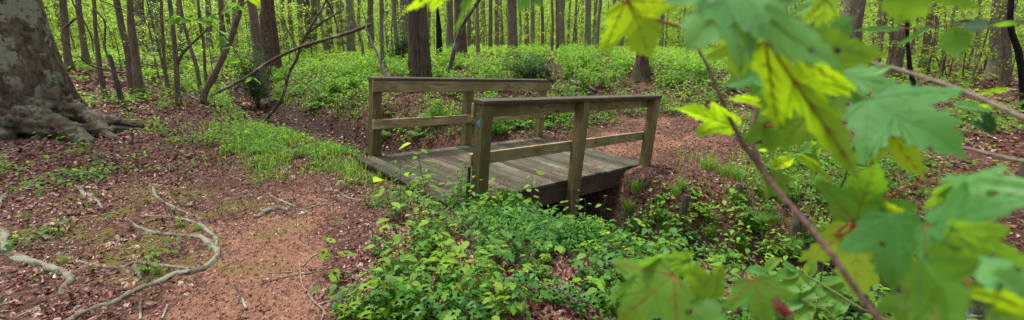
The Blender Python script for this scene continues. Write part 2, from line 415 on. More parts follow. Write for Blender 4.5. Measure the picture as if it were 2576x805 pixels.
M['root'] = bark('root_bark', (.07, .055, .04), (.19, .16, .12), 14., 14., (.20, .205, .155), 0, .9, .015, .5)
M['twig'] = bark('twig_bark', (.05, .035, .028), (.13, .09, .07), 10., 10., None, 0, .4, .004)
M['stem'] = bark('green_stem', (.06, .06, .025), (.12, .13, .04), 10., 10., None, 0, .2, .002)
M['redstem'] = bark('red_stem', (.14, .025, .018), (.25, .06, .035), 40., 40., None, 0, .2, .001)
M['purplestem'] = bark('purplish_bark', (.045, .024, .02), (.115, .07, .06), 60., 60., (.18, .15, .135), 0, .3, .001, .6)
M['greystem'] = bark('greyish_stem', (.10, .075, .06), (.21, .17, .14), 60., 60., None, 0, .3, .001)

def ground_mat():
    m, n, l = newmat('forest_floor'); co = objco(n)
    clay = attr(n, 'clay'); wet = attr(n, 'wet'); green = attr(n, 'green')
    a = noise(n, l, co, 1.3, 6); b = noise(n, l, co, 22, 6, .7); c3 = noise(n, l, co, 90, 3, .7)
    vo = n.new('ShaderNodeTexVoronoi'); vo.inputs['Scale'].default_value = 26; l.new(co, vo.inputs['Vector'])
    lit = ramp(n, [(.0, (.022, .012, .009)), (.45, (.06, .028, .02)), (.8, (.11, .055, .04)), (1., (.20, .12, .08))]); l.new(vo.outputs['Color'], lit.inputs[0])
    cl = ramp(n, [(.3, (.11, .05, .032)), (.55, (.185, .093, .062)), (.75, (.29, .165, .12))]); l.new(b.outputs[0], cl.inputs[0])
    cc = mixc(n, l, .5, cl.outputs[0], a.outputs[0], 'SOFT_LIGHT')
    f = smooth(n, l, math_(n, l, 'ADD', clay, math_(n, l, 'MULTIPLY', math_(n, l, 'ADD', math_(n, l, 'SUBTRACT', b.outputs[0], .5), math_(n, l, 'SUBTRACT', a.outputs[0], .5)), .9)), .3, .5)
    c = mixc(n, l, f, lit.outputs[0], cc)
    mo = noise(n, l, co, 2.1, 6, .65); mm = math_(n, l, 'MULTIPLY', smooth(n, l, mo.outputs[0], .47, .56), smooth(n, l, attr(n, 'mossy'), .2, .7))
    mm = math_(n, l, 'MULTIPLY', mm, smooth(n, l, c3.outputs[0], .35, .6))
    c = mixc(n, l, mm, c, (.095, .095, .018))
    c = mixc(n, l, math_(n, l, 'MULTIPLY', green, .75), c, (.05, .09, .025))
    c = mixc(n, l, wet, c, (.022, .017, .013))
    h = math_(n, l, 'ADD', math_(n, l, 'MULTIPLY', b.outputs[0], .6), math_(n, l, 'MULTIPLY', c3.outputs[0], .3))
    h = math_(n, l, 'ADD', h, math_(n, l, 'MULTIPLY', vo.outputs['Distance'], .3))
    finish(m, n, l, c, .9, h, .8, .02, .15); return m
def wood_mat(name, axis, dark, light, green=None, gs=1., wear=.0):
    m, n, l = newmat(name); co = objco(n); t = attr(n, 'tint')
    off = n.new('ShaderNodeVectorMath'); off.operation = 'ADD'; l.new(co, off.inputs[0])
    cmb = n.new('ShaderNodeCombineXYZ'); t9 = math_(n, l, 'MULTIPLY', t, 37.0)
    for k in range(3): l.new(t9, cmb.inputs[k])
    l.new(cmb.outputs[0], off.inputs[1]); v = off.outputs[0]
    sc = [22*gs]*3; sc[axis] = 1.1*gs; a = noise(n, l, mapping(n, l, v, tuple(sc)), 1.0, 3, .5, 1.2)
    ring = math_(n, l, 'FRACT', math_(n, l, 'MULTIPLY', a.outputs[0], 9.0))
    ring = math_(n, l, 'ABSOLUTE', math_(n, l, 'SUBTRACT', ring, .5))
    sc = [110*gs]*3; sc[axis] = 2.5; f = noise(n, l, mapping(n, l, v, tuple(sc)), 1.0, 4, .6)
    q = math_(n, l, 'ADD', math_(n, l, 'MULTIPLY', ring, .9), math_(n, l, 'MULTIPLY', f.outputs[0], .75))
    r = ramp(n, [(.25, dark), (.85, light)]); l.new(q, r.inputs[0]); c = r.outputs[0]
    big = noise(n, l, v, 3.0, 4); c = mixc(n, l, .7, c, big.outputs[0], 'SOFT_LIGHT')
    c = mixc(n, l, .8, c, t, 'SOFT_LIGHT')
    sk = [7.]*3; sk[axis] = 3.2; vo = n.new('ShaderNodeTexVoronoi'); vo.inputs['Scale'].default_value = 1.; l.new(mapping(n, l, v, tuple(sk)), vo.inputs['Vector'])
    kn = math_(n, l, 'SUBTRACT', 1.0, smooth(n, l, vo.outputs['Distance'], .08, .2)); c = mixc(n, l, math_(n, l, 'MULTIPLY', kn, .8), c, (.035, .025, .015))
    if green:
        g = noise(n, l, v, 1.7, 5, .6); c = mixc(n, l, math_(n, l, 'MULTIPLY', smooth(n, l, g.outputs[0], .42, .62), .7), c, green)
    finish(m, n, l, c, .8, q, .5, .004, .2); return m
M['ground'] = ground_mat()
M['post'] = wood_mat('treated_pine_post', 2, (.055, .042, .015), (.26, .205, .092), (.08, .08, .024))
M['rail'] = wood_mat('treated_pine_rail', 0, (.10, .076, .032), (.41, .325, .165), (.16, .14, .06), .8)
M['cap'] = wood_mat('weathered_cap', 0, (.035, .03, .022), (.12, .10, .075), (.045, .05, .028))
M['deck'] = wood_mat('weathered_deck', 1, (.024, .021, .015), (.12, .106, .078), (.042, .052, .026))
M['beam'] = wood_mat('dark_beam', 0, (.03, .02, .014), (.085, .058, .042))
def plain(name, col, rough=.5, metal=0):
    m, n, l = newmat(name); nz = noise(n, l, objco(n), 60, 3); c = mixc(n, l, .3, col, nz.outputs[0], 'SOFT_LIGHT')
    p = finish(m, n, l, c, rough); p.inputs['Metallic'].default_value = metal; return m
M['blue'] = plain('blue_plastic', (.06, .22, .36), .4); M['steel'] = plain('galvanised_steel', (.35, .33, .30), .45, .7)
M['bright_end'] = plain('orange_cut', (.3, .1, .03))
m, n, l = newmat('creek_water'); p = finish(m, n, l, (.012, .011, .009), .06, noise(n, l, objco(n), 14, 2).outputs[0], .15, .01, .5); M['water'] = m

# ------------------------------------------------------------------ ground sheet
def build_ground():
    f = np.linspace(-68, 68, 620); b = np.linspace(68, 292, 70)[1:-1]; az = np.radians(np.r_[f, b]); na = len(az)
    rr = np.r_[np.linspace(.3, 1.4, 8), np.geomspace(1.5, 14, 290), np.geomspace(14.3, 260, 110)]; nr = len(rr)
    X = rr[:, None]*np.sin(az)[None]; Y = rr[:, None]*np.cos(az)[None]; Z = G(X, Y)
    V = np.stack([X, Y, Z], -1).reshape(-1, 3); i = np.arange(nr-1)[:, None]*na; j = np.arange(na)[None]; k = (j+1) % na
    a = Acc(); a.add(V, np.stack([i+j, i+j+na, i+k+na, i+k], -1).reshape(-1, 4)[:, ::-1])
    c = np.vstack([V[:na], [0, 0, g1(0, 0)]]); jj = np.arange(na); a.add(c, np.stack([jj, (jj+1) % na, np.full(na, na)], -1)[:, ::-1])
    o = a.build('ground', M['ground']); tag(o, kind='structure')
    VV = np.vstack([V, c]); me = o.data
    def put(nm, val): at = me.attributes.new(nm, 'FLOAT', 'POINT'); at.data.foreach_set('value', val.astype(np.float32))
    d, z, wd, sp = creek(VV[:, 0], VV[:, 1]); near = np.clip((VV[:, 1] < 9)*1.0, 0, 1)
    put('clay', lookup(CLAY, VV)*.8); put('green', np.clip(lookup(GREEN, VV)*1.3-.5, 0, 1)*np.clip((np.hypot(VV[:, 0], VV[:, 1])-5)/8, 0, 1))
    put('wet', np.clip(1.25-(VV[:, 2]-z)/.45, 0, 1)*(d < 2)*np.where(VV[:, 1] > 8, .75, 1))
    u, v, _ = project(VV); put('mossy', np.clip(1-np.hypot((u-380)/560, (v-590)/200), 0, 1)*1.3*(_ > 0))
build_ground()
def build_water():
    P = spline(CRK[5:, :3], 120); a = Acc(); T = np.gradient(P[:, :2], axis=0); T /= np.linalg.norm(T, axis=1)[:, None]
    N = np.c_[-T[:, 1], T[:, 0]]; w_ = .45; z = P[:, 2]+.035
    V = np.stack([np.c_[P[:, :2]+N*w_, z], np.c_[P[:, :2]-N*w_, z]], 1).reshape(-1, 3); i = np.arange(119)*2
    a.add(V, np.stack([i, i+1, i+3, i+2], -1)[:, ::-1]); tag(a.build('creek_water', M['water']), kind='structure')
build_water()

# ------------------------------------------------------------------ the footbridge
RW = Matrix(((0.72275, -0.68671, 0.07786), (0.68875, 0.725, 0.00098), (-0.05712, 0.05291, 0.99696)))
TW = Vector((-0.4144, 4.7747, -0.046))
def build_bridge():
    s = 1.12; L, m_, W, A, B = 3.1175*s, 1.494*s, 2.0006*s, .1238*s, .1222*s
    t, o_, cw, d1, d2 = .0406*s, .0121*s, .1714*s, .2945*s, .0599*s; r0, r1, h0 = .3517*s, .4724*s, .8195*s; H = s
    br = empty('footbridge'); br.matrix_world = Matrix.Translation(TW) @ RW.to_4x4().normalized()
    tag(br, 'weathered wooden footbridge with plank deck and two post and rail sides over the creek', 'bridge')
    a = Acc(); x = -d1
    while x < L+d2-.02:
        wd = .138+random.uniform(-.003, .003); e = random.uniform(-.012, .012); zz = random.uniform(-.004, .002)
        box(a, (x, -.012+e*.5, -.04+zz), (min(x+wd, L+d2+.01), W+.005-e, zz), random.random(), bev=.005); x += wd+.005
    a.build('deck', M['deck'], br, smooth=False)
    bolts = []
    def post(x, y0, y1, zb, zt, tint, extra=None):
        q = Acc(); box(q, (x-A/2, y0, zb), (x+A/2, y1, zt), tint, bev=.006); p = q.build('post', M['post'], br, smooth=False); return p
    ps = []
    for k, x in enumerate((0, m_, L)):
        ps.append(post(x, -B, -.0005, (-.5, -.66, -.55)[k], H-t-.0015, .3+.2*k))
        post(x, W+.006, W+B+.006, -.5, H-t-.0015, .35+.2*k)
    rt = .04
    for sgn, yi, yc in ((1, .002, -B-o_), (-1, W-rt-.002, W+B+o_-cw)):
        y0, y1 = yi, yi+rt
        q = Acc(); box(q, (-A/2-.02, y0, h0), (L+A/2+.02, y1, H-t-.001), .5, bev=.004); q.build('top_rail', M['rail'], br, smooth=False)
        q = Acc(); box(q, (-A/2-.015, y0, r0), (L+A/2-.03, y1, r1), .62, bev=.004); q.build('middle_rail', M['rail'], br, smooth=False)
        q = Acc(); box(q, (-A/2-.012, yc, H-t), (L+A/2+.005, yc+cw, H), .45, bev=.005); q.build('cap_rail', M['cap'], br, smooth=False)
        yb = .004 if sgn > 0 else W-.055
        q = Acc(); box(q, (-d1+.02, yb, -.30), (L+d2, yb+.05, -.0415), .5, bev=.004); q.build('side_beam', M['beam'], br, smooth=False)
    q = Acc(); box(q, (-d1+.02, W/2-.03, -.27), (L+d2, W/2+.03, -.0415), .3); q.build('centre_beam', M['beam'], br, smooth=False)
    for x in (.2, L-.3):
        q = Acc(); box(q, (x, .06, -.42), (x+.14, W-.06, -.30), .3); q.build('sill', M['beam'], br, smooth=False)
    # a longer cleat board standing behind the first post, seen as a dark strip
    q = Acc(); box(q, (-A/2-.028, .002, -.02+.06), (-A/2-.006, .035, r0-.01), .1); q.build('cleat', M['beam'], br, smooth=False)
    # blue triangular trail marker nailed to the end face of the first post
    q = Acc(); xf = -A/2-.004; y_, z_ = -.075, .93*0+H-.24
    tri = [(-.012, z_-.045), (-.012-.0, z_+.045), (-.095+.015, z_+.0)]
    tri = [(-.095, z_+.005), (-.033, z_+.05), (-.040, z_-.048)]
    V = [(xf, a_, b_) for a_, b_ in tri]+[(xf+.004, a_, b_) for a_, b_ in tri]
    # seen from the end of the bridge the wide side faces the right of the picture
    V = [(vx, -B-.0-(vy+.0)*1.0-.0 if False else -.136-vy, vz) for vx, vy, vz in V]
    q.add(V, [(0, 1, 2)]); q.add(V, [(5, 4, 3)]); q.add(V, [(0, 1, 4, 3), (1, 2, 5, 4), (2, 0, 3, 5)])
    q.build('trail_marker', M['blue'], ps[0], smooth=False)
    for (yy, zz) in ((-.045, H-.15), (-.075, H-.235)):
        q = Acc(); tube(q, [(xf+.005, yy, zz), (xf-.004, yy, zz)], [.006, .005], 8); q.build('nail', M['steel'], ps[0])
    for p, zz in ((ps[1], -.13), (ps[1], -.28), (ps[2], -.16)):
        x = m_ if p is ps[1] else L
        q = Acc(); tube(q, [(x+A*.1, -B+.01, zz), (x+A*.1, -B-.03, zz)], [.009, .009], 10); tube(q, [(x+A*.1, -B-.001, zz), (x+A*.1, -B-.006, zz)], [.022, .022], 14)
        q.build('bolt', M['steel'], p)
    # red pollen tassels and bits of leaf lying on the deck and cap rails
    a = Acc(); N = 5200; X = rng.uniform(-d1, L, N); Y = rng.uniform(.03, W-.03, N)
    k = vnoise(X*4, Y*4, 9) + .3*vnoise(X*11, Y*11, 8) > .62; X, Y = X[k], Y[k]; N = len(X)
    P = np.c_[X, Y, np.full(N, .006)]
    inst(a, DIAMOND, P, frames(N, None, 0, .15, .3), np.stack([np.full(N, .008), rng.uniform(.012, .05, N), np.full(N, .03)], -1)[:, None, :]*1.0, rng.uniform(0, 1, N))
    N = 260; X = rng.uniform(-.05, L, N); P = np.c_[X, np.where(rng.random(N) < .5, rng.uniform(-B-o_, -B-o_+cw, N), rng.uniform(W+B+o_-cw, W+B+o_, N)), np.full(N, H+.004)]
    inst(a, DIAMOND, P, frames(N, None, 0, .1, .2), np.stack([np.full(N, .008), rng.uniform(.01, .03, N), np.full(N, .03)], -1)[:, None, :], rng.uniform(0, .8, N))
    V = np.concatenate(a.V); Mw = np.array(br.matrix_world); V = V@Mw[:3, :3].T + Mw[:3, 3]; a.V = [V]
    o = a.build('fallen_leaf_debris', M['needle']); tag(o, 'scattered dark red leaf scraps lying on the bridge deck', 'leaf litter', kind='stuff')
    return br
bridge = build_bridge()
BRI = np.array(bridge.matrix_world.inverted())
def cavity(P):             # bare places: the dark mouth under the deck and the foot of the flared tree
    u, v, z = project(P); return (((u-1478)/140)**2+((v-540)/52)**2 < 1) | (((u-1608)/42)**2+((v-215)/38)**2 < 1)
def under_bridge(P, m=.0):
    Q = P@BRI[:3, :3].T + BRI[:3, 3]
    return (Q[:, 0] > -.33-m) & (Q[:, 0] < 3.56+m) & (Q[:, 1] > -.02-m) & (Q[:, 1] < 2.25+m)
# ------------------------------------------------------------------ leaf litter and low cover
def polar(N, r0, r1, hw=66, rg=None):
    rg = rg or rng
    r = np.exp(rg.uniform(math.log(r0), math.log(r1), N)); a = np.radians(rg.uniform(-hw, hw, N))
    X = r*np.sin(a); Y = r*np.cos(a); return np.c_[X, Y, G(X, Y)], r
def in_bed(P):
    d, z, wd, sp = creek(P[:, 0], P[:, 1]); return (d < wd+.32) & (P[:, 1] > 7.6) & (P[:, 1] < 24)
def in_water(P):
    d, z, wd, sp = creek(P[:, 0], P[:, 1]); return (P[:, 2] < z+.07) & (d < 1.5) & (P[:, 1] < 8)
def build_litter():
    a = Acc()
    P, r = polar(210000, 1.3, 32)
    cl = lookup(CLAY, P); pr = np.clip(1.0-cl*1.1, .2, 1)*np.where(vnoise(P[:, 0]*1.3, P[:, 1]*1.3, 21) > .28, 1, .55)*np.where(vnoise(P[:, 0]*2.3, P[:, 1]*2.3, 22) > .42, 1, .4)
    k = (rng.random(len(P)) < pr) & ~under_bridge(P, .03) & ~in_water(P); P, r, cl = P[k], r[k], cl[k]; N = len(P)
    s = rng.uniform(.035, .085, N)*np.clip(r/9, .62, 2.3)*np.where(cl > .25, .7, 1)
    P[:, 2] += s*.16
    tn = np.clip(rng.beta(1.7, 2.1, N)+.22*(vnoise(P[:, 0]*.7, P[:, 1]*.7, 33)-.5), 0, 1)
    near = r < 7; h = rng.random(N) < .35
    crl = (SIMPLE[0]*[1, 1, -2.6], SIMPLE[1]); mp = (MAPLE[0]*[1, 1, 1.6]-[0, .4, 0], MAPLE[1])
    for sel, tp in ((near & h, mp), (near & ~h, crl), (~near, (DIAMOND[0]*[1.2, 1, 2.0], DIAMOND[1]))):
        n_ = sel.sum(); inst(a, tp, P[sel], frames(n_, None, 0, .32, .4), s[sel], tn[sel])
    # small crumbs and bark bits, also on the clay
    P, r = polar(90000, 1.3, 9); k = ~under_bridge(P, .03) & ~in_water(P); P, r = P[k], r[k]; N = len(P); P[:, 2] += .004
    inst(a, DIAMOND, P, frames(N, None, 0, .25, .4), np.stack([np.full(N, .012), rng.uniform(.012, .04, N), np.full(N, .03)], -1)[:, None, :]*np.clip(r/4, .6, 2)[:, None, None], rng.beta(1.1, 1.6, N))
    tag(a.build('leaf_litter', M['litter'], smooth=False), kind='stuff')
build_litter()
def cluster(acc, P, hgt, ls, tints, rg, nl=5, tpl=SIMPLE, spread=1.0, mat=0):
    """nl leaves round each stem foot, at the stem's height"""
    N = len(P); Q = np.repeat(P, nl, 0); hh = np.repeat(hgt, nl)*rg.uniform(.45, 1.1, N*nl); l_ = np.repeat(ls, nl)*rg.uniform(.7, 1.25, N*nl)
    yaw = np.tile(np.arange(nl)*2*math.pi/nl*1.62, N) + np.repeat(rg.uniform(0, 6.3, N), nl) + rg.normal(0, .3, N*nl)
    off = l_*rg.uniform(.1, 1.0, N*nl)*spread; Q = Q + np.c_[np.sin(yaw)*off, np.cos(yaw)*off, hh]
    inst(acc, tpl, Q, frames(N*nl, yaw, -.05, .35, .3, rg), l_, np.clip(np.repeat(tints, nl)+rg.normal(0, .13, N*nl), 0, 1), mat)
def stems(acc, P, hgt, th, tint=.3):
    N = len(P); V = np.array([(-.5, 0, 0), (.5, 0, 0), (0, 0, 1), (0, -.5, 0), (0, .5, 0)], float); Fc = np.array([(0, 1, 2), (3, 4, 2)])
    W = V[None]*np.stack([th, th, hgt], -1)[:, None] + P[:, None]; acc.add(W.reshape(-1, 3), (Fc[None]+(np.arange(N)*5)[:, None, None]).reshape(-1, 3), tint)
def build_cover():
    rg = np.random.default_rng(5)
    P, r = polar(120000, 2.0, 48, 68, rg); g = lookup(GREEN, P)
    pat = vnoise(P[:, 0]*.9, P[:, 1]*.9, 41)*.6+vnoise(P[:, 0]*2.7, P[:, 1]*2.7, 42)*.4
    thr = np.where(r > 9, np.clip(1.15-g*1.25, -.2, 1.2), np.clip(1.12-g*1.1, 0, 1.2))
    k = (rg.random(len(P)) < np.clip(g*1.0-.3+(pat-.5)*2.3, .01, 1)) & ~under_bridge(P, .05) & ~cavity(P) & ~in_bed(P) & ~in_water(P) & (lookup(CLAY, P) < .35)
    k &= (r > 7) | (rg.random(len(P)) < .4)
    P, r, g = P[k], r[k], g[k]; N = len(P)
    bridge_zone = (r < 8) & (P[:, 0] > -.2) & (P[:, 0] < 2.6) & (P[:, 1] > 2.7)
    h = np.where(r < 8, rg.uniform(.03, .14, N), rg.uniform(.05, .30, N)+.25*g*np.clip((r-10)/8, 0, 1)); ls = np.clip(.022+.0048*r, .03, .17)*rg.uniform(.75, 1.3, N)
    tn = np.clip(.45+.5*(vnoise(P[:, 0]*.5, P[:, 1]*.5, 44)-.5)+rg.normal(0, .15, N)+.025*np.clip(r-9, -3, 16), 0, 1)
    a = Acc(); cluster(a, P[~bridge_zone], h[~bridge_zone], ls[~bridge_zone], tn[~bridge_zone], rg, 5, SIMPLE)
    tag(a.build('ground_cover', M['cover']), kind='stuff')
    a = Acc(); kk = bridge_zone & (rg.random(N) < .2); tag(cluster(a, P[kk], h[kk]*1.3, ls[kk]*1.15, tn[kk], rg, 5, BROAD) or a.build('seedling_cover', M['bright']), kind='stuff'); a = Acc()
    # the dense bluish green low plants in the dip in front of the bridge
    Q, r = polar(11000, 3.0, 7.5, 40, rg); u, v, z = project(Q)
    dd = np.minimum(1, np.hypot((u-1420)/300, (v-570)/95)); k = (rg.random(len(Q)) < (1-dd)*1.5) & ~under_bridge(Q, .02) & ~cavity(Q) & ~in_water(Q); Q = Q[k]; n_ = len(Q)
    cluster(a, Q, rg.uniform(.05, .24, n_), rg.uniform(.045, .075, n_), rg.uniform(.2, 1, n_), rg, 6, LANCE, 1.1)
    tag(a.build('low_creeping_plants', M['covercool']), kind='stuff')
build_cover()
BL = np.array([(-.5, 0, 0), (.5, 0, 0), (-.42, .0, .38), (.42, .0, .38), (-.28, .10, .72), (.28, .10, .72), (0, .34, 1.0)], float); BF = np.array([(0, 1, 3), (0, 3, 2), (2, 3, 5), (2, 5, 4), (4, 5, 6)])
def blades(acc, P, h, wd, bend, tint, rg):
    N = len(P); yaw = rg.uniform(0, 6.283, N); c, s_ = np.cos(yaw), np.sin(yaw); V = BL[None]*np.ones((N, 1, 1)); V = V*np.stack([wd, h*bend, h], -1)[:, None]
    X = V[..., 0]*c[:, None]-V[..., 1]*s_[:, None]; Y = V[..., 0]*s_[:, None]+V[..., 1]*c[:, None]
    W = np.stack([X, Y, V[..., 2]], -1)+P[:, None]; acc.add(W.reshape(-1, 3), (BF[None]+(np.arange(N)*7)[:, None, None]).reshape(-1, 3), np.repeat(tint, 7))
def build_grass():
    rg = np.random.default_rng(8); P, r = polar(330000, 3.2, 30, 60, rg); g = lookup(GRASS, P)
    k = (rg.random(len(P)) < g*1.2*np.clip(vnoise(P[:, 0]*1.7, P[:, 1]*1.7, 51)*1.7-.25, 0, 1)) & ~under_bridge(P, .03) & ~in_bed(P) & ~in_water(P)
    P, r = P[k], r[k]; N = len(P); a = Acc()
    blades(a, P, rg.uniform(.06, .22, N), .003+.0011*r, rg.uniform(.6, 2.6, N), np.clip(.5+rg.normal(0, .2, N)+.3*(vnoise(P[:, 0], P[:, 1], 52)-.5), 0, 1), rg)
    tag(a.build('creek_grass', M['grass']), kind='stuff')
build_grass()

# ------------------------------------------------------------------ trees
def frac_label(u):
    return 'far left' if u < 500 else 'left' if u < 950 else 'middle' if u < 1500 else 'right'
def trunk_tree(name, pts, wpx, Y, mat, label, cat='tree', top=12., flare=1.35, lean_up=None, foliage=None, limbs=3, group=None, seed=1, sides=12, ribs=0):
    """pts: picture positions from foot to the highest seen, all standing at distance Y; wpx: width there in picture units"""
    if Y is None: foot = hit(*pts[0]); Y = foot[1]
    P = np.array([at_y(u, v, Y) for u, v in pts]); x0, y0 = P[0][:2]
    gz = g1(x0, y0); depth = np.array([(p-CP)@FW for p in P])
    R = np.interp(np.linspace(0, 1, len(P)), np.linspace(0, 1, len(wpx)), wpx)*depth/F/2
    base = np.array([x0, y0, gz-.25]); P = P.copy(); P[0][2] = max(P[0][2], gz+.02) if P[0][2] < gz else P[0][2]
    pts3 = [base]+[p for p in P if p[2] > gz-.1]; Rr = [R[0]*flare*1.1]+list(R[-(len(pts3)-1):])
    if P[0][2] > gz+.6: pts3.insert(1, np.array([x0, y0, gz+.3])); Rr.insert(1, R[0]*1.1)
    if top:
        d = P[-1]-P[-2] if len(P) > 1 else np.array([0, 0, 1.]); d = d/np.linalg.norm(d); h = top-P[-1][2]
        rg = np.random.default_rng(seed)
        if h > 0:
            d = d/max(d[2], .5)
            for f_ in (.35, .7, 1.0):
                sway = rg.normal(0, .12, 3); sway[2] = 0
                pts3.append(P[-1]+np.array([d[0]*h*f_*.6, d[1]*h*f_*.6, h*f_])+sway); Rr.append(R[-1]*(1-.75*f_))
    pts3 = np.array(pts3); org = np.array([x0, y0, gz])
    t = empty(name, org, 0, label, cat, group)
    a = Acc(); n_ = max(14, 5*len(pts3)); tube(a, pts3-org, Rr, sides*2, n_*2, rough=.015, seed=seed, ridge=.16, rk=sides)
    tr = a.build('trunk', M[mat], t)
    rg = np.random.default_rng(seed+50)
    if foliage or (top and limbs):
        C = Acc(); hz = pts3[-1][2]-gz
        lo, n_l, ls, spread = (foliage or (hz*.62, 200, .16, 2.0))[:4]
        for k in range(limbs):
            f_ = lo/hz + (1-lo/hz)*((k+.3)/max(limbs, 1)); f_ = min(f_, .97); q = spline(pts3-org, 60)[int(f_*59)]; yaw = rg.uniform(0, 6.28); L_ = spread*rg.uniform(.6, 1.2)
            e = q+np.array([math.cos(yaw)*L_, math.sin(yaw)*L_, L_*rg.uniform(.2, .6)]); mid = (q+e)/2+np.array([0, 0, -.05*L_])
            r_ = min(Rr)*.6+.012; Lm = Acc(); tube(Lm, [q, mid, e], [max(r_, .02), max(r_*.6, .012), .006], 5, 7); Lm.build('limb', M[mat], t)
            n1 = int(n_l/limbs); cc = q+(e-q)*rg.uniform(.25, 1.15, (n1, 1)); cc = cc+rg.normal(0, spread*.2, (n1, 3))*[1, 1, .45]
            inst(C, SIMPLE, cc, frames(n1, None, -.25, .4, .5, rg), ls*rg.uniform(.7, 1.4, n1), np.clip(rg.normal(.5, .22, n1), 0, 1))
        C.build('crown', M['canopy' if not foliage or len(foliage) < 5 else foliage[4]], t)
    return t
FG_T = None
def big_beech():
    Y = 8.6; c = at_y(88, 330, Y); gz = g1(c[0], c[1]); c[2] = gz
    t = empty('beech_tree', c, 0, 'huge smooth grey beech with lichen patches and a flared dark root base', 'tree')
    a = Acc(); nz_, na = 110, 132; th = np.arange(na)/na*2*math.pi; zz = np.r_[np.linspace(-.3, 2.6, 80), np.linspace(2.75, 13, 30)]
    rg = np.random.default_rng(3)
    lob = [(-1.35, .55, .2), (-.62, .62, .19), (-2.1, .50, .2), (-.12, .5, .16), (-2.9, .5, .25), (.8, .4, .3), (1.9, .45, .3), (2.7, .3, .3), (-1.02, .22, .1), (-1.75, .2, .1)]
    V = np.empty((len(zz), na, 3))
    for i, z in enumerate(zz):
        zc = max(z, 0); r0 = .61+.10*math.exp(-zc*1.2)-.018*max(z-1, 0); r = np.full(na, r0)
        for c0, amp, sg in lob:
            dd = np.abs((th-c0+math.pi) % (2*math.pi)-math.pi); r = r+amp*math.exp(-zc/.34)*np.exp(-(dd/sg)**2) + amp*.13*math.exp(-zc/1.5)*np.exp(-(dd/(sg*1.1))**2)
        n1 = vnoise(th*9+40, np.full(na, z*2.2), 3)-.5; n2 = vnoise(th*23+10, np.full(na, z*7), 4)-.5
        n3 = np.abs(vnoise(th*15+3, np.full(na, z*1.1), 7)-.5)*2-.4
        r = r*(1+.05*n1*(1+1.6*math.exp(-zc*1.6))+.03*n2*math.exp(-zc)-.10*n3*math.exp(-zc*1.1))
        V[i, :, 0] = r*np.cos(th)-.03*z; V[i, :, 1] = r*np.sin(th)*.9; V[i, :, 2] = z
    i = np.arange(len(zz)-1)[:, None]*na; j = np.arange(na)[None]; k = (j+1) % na
    a.add(V.reshape(-1, 3), np.stack([i+j, i+k, i+k+na, i+j+na], -1).reshape(-1, 4)); a.build('trunk', M['beech'], t)
    def lc(u, v, z=0.):
        p = hit(u, v); return p-c+np.array([0, 0, z])
    roots = [([(-.25, -.62, .5), (.55, -.75, .22), lc(240, 345, .07), lc(300, 333, .05), lc(372, 327, -.03)], [.26, .17, .12, .06, .03]),
             ([(0, -.5, .45), lc(150, 345, .2), lc(190, 352, .12), lc(222, 362, -.05)], [.25, .17, .13, .10]),
             ([(.3, -.5, .5), lc(225, 330, .25), lc(262, 342, .08), lc(300, 352, -.06)], [.24, .15, .08, .04]),
             ([(-.4, -.5, .4), lc(60, 338, .14), lc(10, 350, .05), lc(-40, 352, -.05)], [.26, .16, .11, .07]),
             ([(-.1, -.6, .35), lc(120, 335, .12), lc(95, 352, -.05)], [.2, .13, .08]), ([(.5, 0, .5), (1.0, .2, .15), (1.7, .5, -.05)], [.24, .14, .06])]
    for q, (p, r) in enumerate(roots):
        a = Acc(); tube(a, p, r, 30, 70, rough=.025, seed=q+3, ridge=.55, rk=8); a.build('root', M['beech'], t)
    a = Acc(); Lm = Acc()
    for q in range(5):
        s = np.array([0, 0, 7+q*1.1]); yw = rg.uniform(0, 6.28); e = s+np.array([math.cos(yw)*3, math.sin(yw)*3, 1.6]); Lm = Acc(); tube(Lm, [s, (s+e)/2, e], [.16, .1, .02], 7, 8); Lm.build('limb', M['beech'], t)
        n1 = 260; cc = s+(e-s)*rg.uniform(.3, 1.1, (n1, 1))+rg.normal(0, .6, (n1, 3)); inst(a, SIMPLE, cc, frames(n1, None, -.2, .4, .5, rg), rg.uniform(.1, .2, n1), rg.uniform(.2, .8, n1))
    a.build('crown', M['canopy'], t)
big_beech()
T = trunk_tree
# --- left wood, foot first
T('young_tree', [(251, 178), (246, 130), (241, 90), (236, 0)], [11, 8], 13.0, 'brown', 'slim brown young tree just right of the huge beech, in front of the fallen log', seed=2, foliage=(2.9, 220, .09, 1.3))
T('young_tree', [(328, 188), (323, 135), (308, 75), (293, 0)], [17, 13], 13.6, 'brown', 'mossy brown tree leaning left, close behind the twin straighter trunk', seed=3, foliage=(2.9, 260, .09, 1.4))
T('young_tree', [(347, 201), (338, 120), (329, 60), (326, 0)], [19, 13], 12.6, 'brown', 'stouter straight brown trunk of the pair with pale dead sticks at its foot', seed=4)
T('young_tree', [(446, 232), (444, 168), (440, 120), (434, 60), (426, 0)], [13, 10, 9], 11.4, 'brown', 'thin knobbly trunk with a forked side branch rising right from its middle', seed=5, foliage=(2.9, 220, .09, 1.3))
T('young_tree', [(499, 197), (494, 168), (479, 120), (461, 54), (452, 0)], [9, 7], 13.5, 'brown', 'slender left leaning sapling trunk between the forked trunk and the slanting tree', seed=6)
T('young_tree', [(516, 182), (512, 114), (503, 60), (498, 0)], [7, 6], 15, 'brown', 'very slim mottled sapling trunk standing in green ferns', seed=7)
T('slanting_tree', [(511, 246), (535, 196), (565, 135), (594, 55), (607, 0)], [16, 13, 12], 11.6, 'brown', 'smooth brown tree slanting up to the right beside the start of the creek grass', seed=8)
T('young_tree', [(416, 187), (413, 150), (411, 120), (408, 60), (405, 0)], [7, 6], 14, 'brown', 'thin trunk wrapped in dark evergreen leaves in the left wood', seed=9, foliage=(.7, 1500, .07, .8, 'evergreen'), limbs=9)
T('sapling', [(281, 170), (264, 120), (263, 54), (240, 24), (232, 0)], [5, 4], 12.5, 'brown', 'crooked thin sapling bending left beside the dead stub', seed=10, limbs=0, top=3.2)
